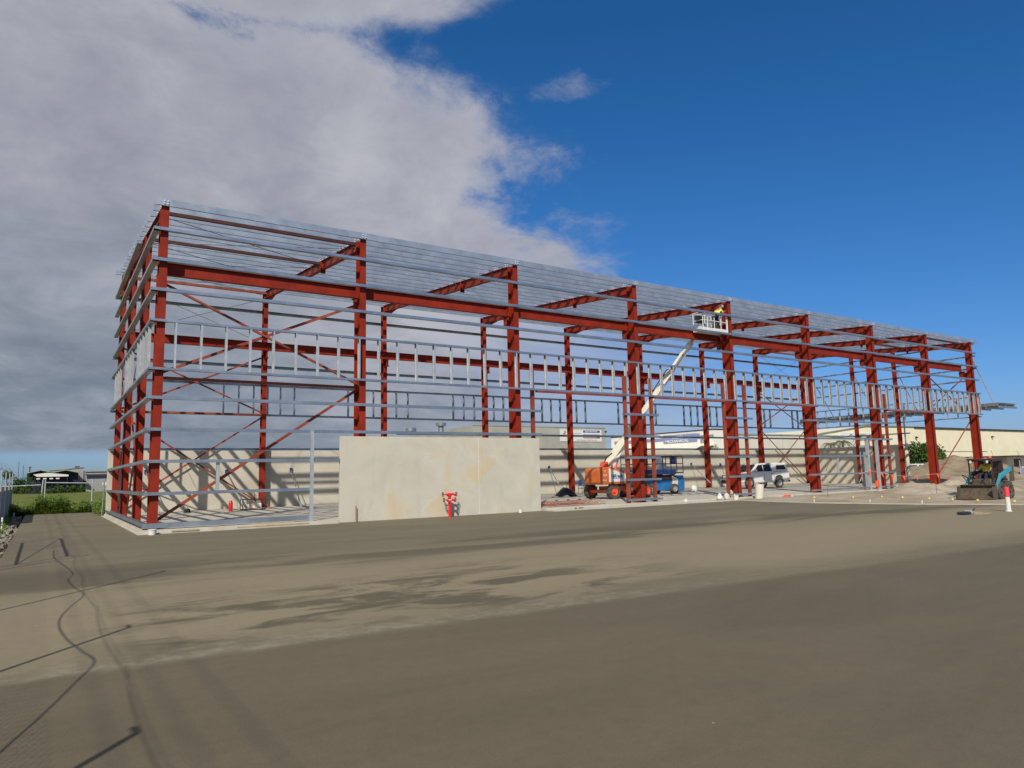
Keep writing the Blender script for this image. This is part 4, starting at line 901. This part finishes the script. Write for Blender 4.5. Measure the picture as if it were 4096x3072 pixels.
wp = thing('wrapped_post', 'grey post wrapped in orange mesh in front of the grey door frame', 'post', (40.3,-1.9,0.02))
L(MB().tube((0,0,-.1),(0,0,.6),.03), 'stake', M['galv'], wp); L(MB().box(-.16,.16,-.06,.06,.35,.75), 'mesh', M['flag'], wp, bevel=.03)
om = thing('orange_mesh', 'crumpled orange mesh lying on the dirt right of the beige bin', 'mesh', (32.2,-1.2,.04))
b = MB()
for k in range(10): a = k*.7; b.path([(math.cos(a)*.35-.1,math.sin(a)*.12,.02),(math.cos(a+1)*.2,math.sin(a+1)*.1,.12),(math.cos(a+2)*.4,math.sin(a+2)*.15,.03)], .015, n=4)
L(b, 'netting', M['flag'], om); L(MB().box(.15,.5,-.05,.1,.0,.07), 'offcut', M['white'], om, bevel=.02)
bt = thing('bunting', 'string of small orange triangular flags strung across the door end of the steel frame', 'bunting')
fl = [(41.09,1.38),(42.49,1.22),(43.72,1.06),(45.13,.95),(46.69,.93),(48.22,1.0),(49.56,1.03),(51.11,.84)]
L(MB().path([(39.9,-1,1.2)]+[(x,-1,z) for x, z in fl]+[(53.4,-1,.4)], .008, n=4), 'string', M['white'], bt)
for k, (x, z) in enumerate(fl): L(MB().poly([(x-.17,-1,z),(x+.17,-1,z-.02),(x+.02+.06*math.sin(k*2.1),-1.04,z-.34)], (0,.01,0)), 'flag', M['flag'], bt)
ds = thing('door_leaf', 'grey sheet standing upright behind the grey door frame', 'door leaf', (43.0,.6,.13)); L(MB().box(-.1,.85,0,.05,0,2.95), 'sheet', M['hangar'], ds); L(MB().tube((0,-.03,1.0),(0,-.03,1.2),.02), 'handle', M['dark'], ds)

# ------------------------------------------------------------------ fences on the left
fn = thing('boundary_fence', 'grey boundary fence with cranked post tops and shade cloth along the left ditch', 'fence', (-4.65, 0, -.5))
for y, h in ((-33.6,2.9),(-30.2,3.0),(-27.1,2.9),(-23.66,2.8),(-19.98,3.2),(-15.8,4.5),(-9.7,3.25),(-5.6,2.7),(-1.6,2.7),(2.4,2.7),(6.4,2.7),(11.8,2.65),(16.4,2.65),(21.4,2.65),(26.4,2.75)):
    L(MB().tube((0,y,0),(0,y,h+.2),.027,n=8).tube((0,y,h+.2),(-.22,y-.12,h+.45),.02,n=6), 'post', M['galvw'], fn)
b = MB()
for z, s in ((3.1,.06),(3.25,.10),(3.45,.05)):
    for i in range(16):
        y0 = -34+4*i; pts = []
        for k in range(9): q = k/8; pts.append((-.25*(z-3.1)/.35, y0+4*q, z-s*4*q*(1-q)))
        b.path(pts, .003, n=3)
L(b, 'top_wire', M['galv'], fn)
b = MB()
for y0, y1 in ((11.0,26.4),): b.box(-.02,-.012,y0,y1,.25,1.95)
L(b, 'shade_cloth', M['cloth'], fn)
b = MB(); k = 0
while k < 300:                                                      # chain link
    y = -35+k*.125; b.tube((.01,y,.4),(.01,y+2.0,2.4),.0016,n=3).tube((.014,y+2.0,.4),(.014,y,2.4),.0016,n=3); k += 1
for z in (.4,): b.tube((.012,-35,z),(.012,26,z),.005,n=4)
L(b, 'chain_link', M['galv'], fn)
gt = thing('gate', 'wide pipe gate in the left boundary fence', 'gate', (-4.65, -5.7, 0))
for z in (1.3, 2.47): L(MB().tube((0,-3.45,z),(0,3.45,z),.03,n=8), 'rail', M['galvw'], gt)
for y in (-3.45, 3.45): L(MB().tube((0,y,.0),(0,y,2.75),.03,n=8), 'stile', M['galvw'], gt)
L(MB().tube((0,-3.45,1.3),(0,3.45,2.47),.014,n=6), 'stay', M['galvw'], gt)
# drooping cable hung on the fence
b = MB(); pts = []
for sx, sy in ((-2.83,-4.5),(-2.86,-6.6),(-2.72,-8.6),(-2.60,-10.5),(-2.70,-11.4),(-2.66,-12.6),(-2.56,-13.68),(-2.74,-14.7),(-2.89,-15.6),(-2.93,-16.4),(-2.87,-17.3),(-2.77,-18.0),(-2.68,-18.62),(-2.85,-19.3),(-3.10,-20.2),(-3.35,-21.0),(-3.6,-21.9)):
    z = (sx+4.5)/.835; pts.append(Vector((-4.5, sy-z*1.031, z)))
cr = []
for i in range(len(pts)-1):
    p0_, p1_, p2_, p3_ = pts[max(0,i-1)], pts[i], pts[i+1], pts[min(len(pts)-1,i+2)]
    for q in (0, .2, .4, .6, .8): cr.append(.5*((2*p1_)+(p2_-p0_)*q+(2*p0_-5*p1_+4*p2_-p3_)*q*q+(3*p1_-p0_-3*p2_+p3_)*q**3))
pts = cr
tag(b.path(pts, .010, n=5).obj('hanging_cable', M['hose']), 'black cable drooping along the left boundary fence', 'cable')
for i, x in enumerate((-10.2,-9.75,-9.35)):
    tag(MB().tube((x,-90,9.2),(x-.6,70,9.2),.008,n=5).obj('power_line', M['hose']), 'overhead power line beside the site, number %s counted from the far side' % ('one','two','three')[i], 'cable', 'overhead power lines')
bf = thing('field_fence', 'low pipe rail fence crossing the green field beyond the weeds', 'fence', (0, 30, -.1))
xs = [-9.5,-6.4,-3.05,-1.9,-.05]
for x in (-6.4,-3.18,-2.95,-.25): L(MB().tube((x,0,0),(x+(.1 if x == -3.18 else 0),0,2.1),.04,n=8), 'post', M['galvw'], bf)
L(MB().tube((-9.5,0,1.62),(-3.2,0,1.78),.03), 'top_rail', M['galvw'], bf); L(MB().tube((-2.95,0,1.92),(-.25,0,1.82),.035), 'top_rail', M['galvw'], bf)
for x, y, h in ((-4.35,21.5,.55),(-4.45,9.5,.75)):
    tag(MB().lathe((x,y,-.35), [(.035,0),(.035,h-.03),(.02,h)], n=10).obj('guide_post', M['white']), 'short white guide post in the ditch weeds, '+('far' if y > 15 else 'near')+' one', 'guide post', 'white guide posts')
wpnl = thing('steel_stake', 'thin grey stake leaning at the end of the concrete wall beside the weeds', 'stake', (-.50,16.0,0)); L(MB().tube((0,0,-.1),(.06,0,1.95),.035), 'stake', M['galv'], wpnl)

# ------------------------------------------------------------------ buildings beyond
# grey tilt-panel workshop with sign
gb = thing('grey_workshop', 'grey concrete workshop with a white auto electrical sign seen over the back wall', 'building', (38.6, 45, 0))
MB().poly([(0,0,-.1),(0,0,7.4),(0,14,7.2),(0,32,6.6),(0,32,-.1)], (20.1,0,0)).obj('wall', M['greywall'], gb)
MB().box(-.06,20.16,-.06,.0,7.40,7.52).box(20.1,22.0,2.0,18,0,7.0).obj('annex', M['greywall'], gb)
MB().box(20.1,22.1,1.9,18,7.0,7.2).obj('gutter', M['dark'], gb)
lv = MB().box(20.35,21.5,1.9,1.99,4.5,5.4).obj('louvre', M['dark'], gb)
for z in (4.75,5.0,5.25): MB().box(20.35,21.5,1.86,1.9,z-.04,z+.04).obj('slat', M['white'], lv)
for x in (5.0, 10.0, 15.0): MB().box(x-.02, x+.02, -.008, 0.004, 0, 7.4).obj('joint', M['hangar'], gb)
sg_ = MB().box(12.66,19.44,-.08,-.01,5.62,7.14).obj('sign', M['white'], gb)
MB().box(16.36,19.14,-.10,-.081,6.78,7.05).obj('sign_band', M['bluesign'], sg_); MB().box(16.36,19.11,-.10,-.081,6.05,6.30).obj('sign_band', M['redsign'], sg_); MB().box(16.36,19.1,-.10,-.081,6.46,6.56).obj('sign_band', M['bluepale'], sg_)
rx = (R(90),0,0)
text('lettering', 'auto electrical', .27, M['white'], sg_, (16.62,-.103,6.85), rx, .003, 1.35, bold=.006)
text('lettering', 'auto service centre', .21, M['white'], sg_, (16.5,-.103,6.10), rx, .003, 1.25)
text('lettering', '12A-5 Mayne ave-St, Gulf-Clever ust.', .20, M['black'], sg_, (15.2,-.084,5.74), rx, .003, 1.12)
text('lettering', 'Rattler & Co', .30, M['hangar'], sg_, (14.4,-.084,6.55), rx, .003, 1.1)
text('lettering', 'R', .85, M['dark'], sg_, (13.0,-.084,6.33), rx, .003, 1.0, shear=.4)
for x, y, z in ((5.2,36,9.2),(10.6,28,9.3)):
    v_ = thing('roof_ventilator', 'round galvanised roof ventilator on the grey workshop, '+('left and lower' if x < 8 else 'right and taller')+' one', 'roof ventilator', (0,0,0), 0, 'roof ventilators')
for v_, (x, y, zt, zb_) in zip([o for o in bpy.data.objects if o.name.startswith('roof_ventilator')], ((31.4,46.5,7.10,6.3),(35.2,46.5,7.78,6.6))):
    v_.location = (x, y, 0)
    L(MB().lathe((0,0,zb_), [(.32,0),(.32,zt-zb_-.42)], n=18), 'neck', M['galv'], v_); L(MB().lathe((0,0,zt-.42), [(.45,0),(.60,.03),(.60,.38),(.5,.42)], n=20), 'head', M['galv'], v_)
# white and blue mechanical shop
mb_ = thing('mechanical_workshop', 'white workshop with a faded blue band and mechanical lettering beyond the back wall', 'building', (91.3, 55, 0))
MB().box(0,3.4,0,26,-.1,8.35).obj('wall', M['offwhite'], mb_); MB().box(-.1,3.5,-.1,26,8.35,8.5).obj('roof_edge', M['shedblue'], mb_)
MB().box(-.05,0,-.0,25,6.95,7.55).box(-.05,0,3.0,12,7.55,7.9).obj('blue_band', M['bluepale'], mb_)
MB().box(-.09,-.05,3.6,11.6,6.5,7.95).obj('sign', M['bluepale'], mb_)
text('lettering', 'DIESEL', .62, M['white'], mb_, (-.1,9.4,7.28), (R(90),0,R(-90)), .01, 1.5, bold=.015)
text('lettering', 'MECHANICAL', .62, M['white'], mb_, (-.1,11.2,6.62), (R(90),0,R(-90)), .01, 1.45, bold=.015)
MB().box(-3.2,0,-.05,26,5.6,5.75).add([(-3.2,-.05,5.6),(-3.2,26,5.6),(-5.2,26,4.9),(-5.2,-.05,4.9),(-3.2,-.05,5.7),(-3.2,26,5.7),(-5.2,26,5.0),(-5.2,-.05,5.0)], [(0,1,2,3),(4,5,6,7),(0,4,7,3),(1,2,6,5),(2,3,7,6)]).obj('awning', M['offwhite'], mb_)
MB().box(-.08,-.05,1.0,2.9,6.2,6.9).box(-.08,-.05,.3,1.2,7.1,7.5).obj('pictogram', M['hangar'], mb_)
bb_ = thing('beige_workshop', 'long low beige building with a weathered roof edge beside the white workshop', 'building', (94.9, 58, 0))
MB().box(0,45,0,20,-.1,7.75).obj('wall', M['beigewall'], bb_); MB().box(-.1,45.1,-.15,20,7.75,7.95).obj('roof_edge', M['roofgreen'], bb_)
for x in (9.5, 19.0, 28.5): MB().box(x-.03,x+.03,-.02,.0,0,7.7).obj('joint', M['hangar'], bb_)
# cream warehouse
cw = thing('cream_warehouse', 'huge cream warehouse with a low gable filling the right background', 'building', (128.4, 60.0, 0))
MB().poly([(0,0,-.1),(0,0,8.25),(17.2,0,10.2),(34,0,10.35),(112,0,10.35),(112,0,-.1)], (0,60,0)).obj('wall', M['creamwall'], cw)
MB().box(37,112,-.35,0,10.15,10.45).obj('gutter', M['dark'], cw)
MB().add([(-.3,-.3,8.25),(17.2,-.3,10.22),(37,-.3,10.38),(37,.2,10.38),(17.2,.2,10.22),(-.3,.2,8.25),(-.3,-.3,8.4),(17.2,-.3,10.37),(37,-.3,10.5),(37,.2,10.5),(17.2,.2,10.37),(-.3,.2,8.4)],
    [(0,1,7,6),(1,2,8,7),(6,7,10,11),(7,8,9,10),(5,4,1,0),(4,3,2,1)]).obj('barge_board', M['roofgreen'], cw)
for x in (49.8, 62, 76, 90, 104): MB().box(x-.05,x+.05,-.04,.0,0,10.15).obj('joint', M['beigewall'], cw)
for x, z in ((5.5,6.0),(37.4,7.9),(75.2,8.4)):
    MB().box(x-.3,x+.3,-.6,-.05,z-.14,z+.12).box(x-.05,x+.05,-.4,.0,z+.12,z+.3).obj('floodlight', M['dark'], cw, bevel=.05)
si = MB().box(7.5,22.8,-.12,-.02,7.15,8.75).obj('sign', M['white'], cw)
text('lettering', 'Co', 1.25, M['shedblue'], si, (10.6,-.14,7.5), rx, .01, 1.4, bold=.03); text('lettering', 'ets', .9, M['shedblue'], si, (17.2,-.14,7.5), rx, .01, 1.3)
MB().lathe((23.8,-.1,8.1), [(.5,0),(.5,.03)], (0,-1,0)).obj('roundel', M['redrust'], si)
MB().box(26,36,-2.4,0,4.15,4.4).box(49,72,-.06,-.0,4.6,4.7).obj('awning', M['dark'], cw)
MB().poly([(73,-15,3.9),(90,-15,3.9),(90,-9,4.1),(73,-9,4.1)], (0,0,.25)).obj('awning', M['beigewall'], cw)
MB().bar((74,-9.1,4.0),(74,0,5.0),.15,.15).bar((89,-9.1,4.0),(89,0,5.0),.15,.15).obj('awning_stay', M['beigewall'], cw)
# small site office, trailer and fence at the far right
so_ = thing('site_office', 'low flat roofed brown and cream site office at the right edge beyond the mound', 'site office', (94.3, 11.5, 0))
MB().box(-3.0,12,0,4,-.1,2.35).obj('wall', M['beigewall'], so_); MB().box(-4.2,13,-1.2,4.5,2.35,2.5).obj('roof', M['dark'], so_); MB().box(-1.2,.6,-.03,.0,.1,2.1).obj('door', M['mud'], so_)
MB().box(2,4,-.03,0,1,1.9).obj('window', M['glass'], so_)
sc_ = thing('banner_fence', 'blue banner with red and white shapes on the fence at the right edge', 'banner', (78.5, 5.2, 0))
L(MB().box(0,6,-.02,.02,.2,1.15), 'banner', M['bluepale'], sc_); L(MB().poly([(2.2,-.035,.4),(3.2,-.035,.3),(3.5,-.035,.9),(2.6,-.035,1.0)], (0,.01,0)), 'emblem', M['pink'], sc_); L(MB().poly([(.8,-.035,.5),(2.0,-.035,.3),(1.6,-.035,.9)], (0,.01,0)), 'emblem', M['white'], sc_)
L(MB().tube((0,0,0),(0,0,1.9),.04).tube((6,0,0),(6,0,1.9),.04), 'post', M['galvw'], sc_)
wf = thing('wire_fence', 'low wire fence running in front of the cream warehouse', 'fence', (62, 27.5, 0))
for k in range(16): L(MB().tube((k*5,0,0),(k*5,0,2.0),.035,n=6), 'post', M['galvw'], wf)
b = MB()
for z in (.3, .8, 1.3, 1.9): b.tube((0,0,z),(75,0,z),.012,n=4)
for k in range(250): b.tube((k*.3,0,.1),(k*.3+.6,0,1.9),.004,n=3)
L(b, 'wire', M['galv'], wf)
# far left sheds across the field
sh = thing('twin_gable_shed', 'dark blue twin gabled shed far across the green field', 'shed', (0, 150, 0))
gp = [(-5.7,4.15),(-3.4,4.75),(-1.2,4.25),(1.0,4.72),(3.3,4.15)]
MB().poly([(-5.6,0,-.2)]+[(x,0,z-.2) for x, z in gp]+[(3.2,0,-.2)], (0,20,0)).obj('wall', M['shedblue'], sh)
rfb = MB()
for (xa, za), (xb, zb_) in zip(gp, gp[1:]): rfb.bar((xa,9,za-.1),(xb,9,zb_-.1),22,.16,(0,0,1))
rfb.obj('roof', M['roofgreen'], sh)
MB().box(-5.35,-5.15,2,2.2,4.2,5.3).box(-5.5,-5.0,1.9,2.3,5.25,5.4).obj('chimney', M['dark'], sh)
s2 = thing('grey_shed', 'tall grey clad shed behind the twin gabled shed', 'shed', (0, 158, 0)); MB().poly([(-2,0,-.2),(-2,0,4.6),(4.6,0,5.25),(4.6,0,-.2)], (0,14,0)).obj('wall', M['hangar'], s2); MB().bar((-2.1,7,4.65),(4.75,7,5.33),14.4,.12).obj('roof', M['roofgreen'], s2)
MB().box(3.0,3.9,2,3,5.2,5.6).obj('vent', M['dark'], s2)
s3 = thing('long_grey_building', 'long grey two storey building far away left of the steel frame', 'building', (4.75, 152, 0)); MB().box(0,9,0,10,-.2,4.5).obj('wall', M['hangar'], s3)
for z in (4.05, 3.5): MB().box(-.05,9.05,-.12,0,z,z+.17).obj('ledge', M['dark'], s3)
MB().box(.2,9,-.03,0,2.7,3.4).obj('window_strip', M['shedblue'], s3); MB().box(3,8.5,-6,-2,1.3,1.9).obj('lean_to', M['white'], s3)
s4 = thing('boat_canopy', 'long white curved canopy in front of the twin gabled shed', 'canopy', (0, 146, 0))
MB().poly([(-4.6,0,3.75),(-2.2,0,4.05),(1.45,0,3.6),(1.45,0,3.25),(-3.9,0,3.25)], (0,3,0)).obj('roof', M['white'], s4)
for x in (-4.0,-2.9,-1.8,-.7): MB().box(x,x+.6,0,.5,2.75,3.0).obj('panel', M['white'], s4)
MB().box(-3.9,1.4,2,3,-.1,3.2).obj('underside_shade_box', M['shedblue'], s4)  # dark box added so its colour gives the shade under the canopy
for x in (-4.2,1.3): MB().tube((x,0,0),(x,0,3.3),.05).obj('leg', M['dark'], s4)
def hedge(label, x0, x1, y, h, n, s=.5):
    b = MB()
    for k in range(n): c = (random.uniform(x0, x1), y+random.uniform(-.6,.6), random.uniform(.2, h)*random.uniform(.6,1)); leaves(b, c, .7, 14, s)
    o = thing('hedge', label, 'hedge', (0,0,0)); b.obj('foliage', M['leaf'], o); MB().tube(((x0+x1)/2,y,-.1),((x0+x1)/2,y,h*.7),.1).obj('stem', M['bark'], o)
hedge('dark bushy hedge left of the white canopy across the field', -7.9, -4.6, 140, 3.2, 70)
hedge('low dark scrub along the far edge of the field in front of the sheds', -3.6, 4.6, 141, 1.25, 70)
tree('thin dark tree on the far left skyline behind the fence', -8.6, 144, 4.6, 1.1, 0, 40, .35)
for x, h, d in ((-7.35,6.7,'taller left'),(-6.5,5.9,'thinner right')):
    tag(MB().tube((x,160,0),(x,160,h*1.02),.06,.03).bar((x-.25,160,h*.93),(x+.25,160,h*.93),.05,.05).obj('radio_mast', M['dark']), 'thin mast on the far left skyline, '+d+' one', 'mast', 'far masts')
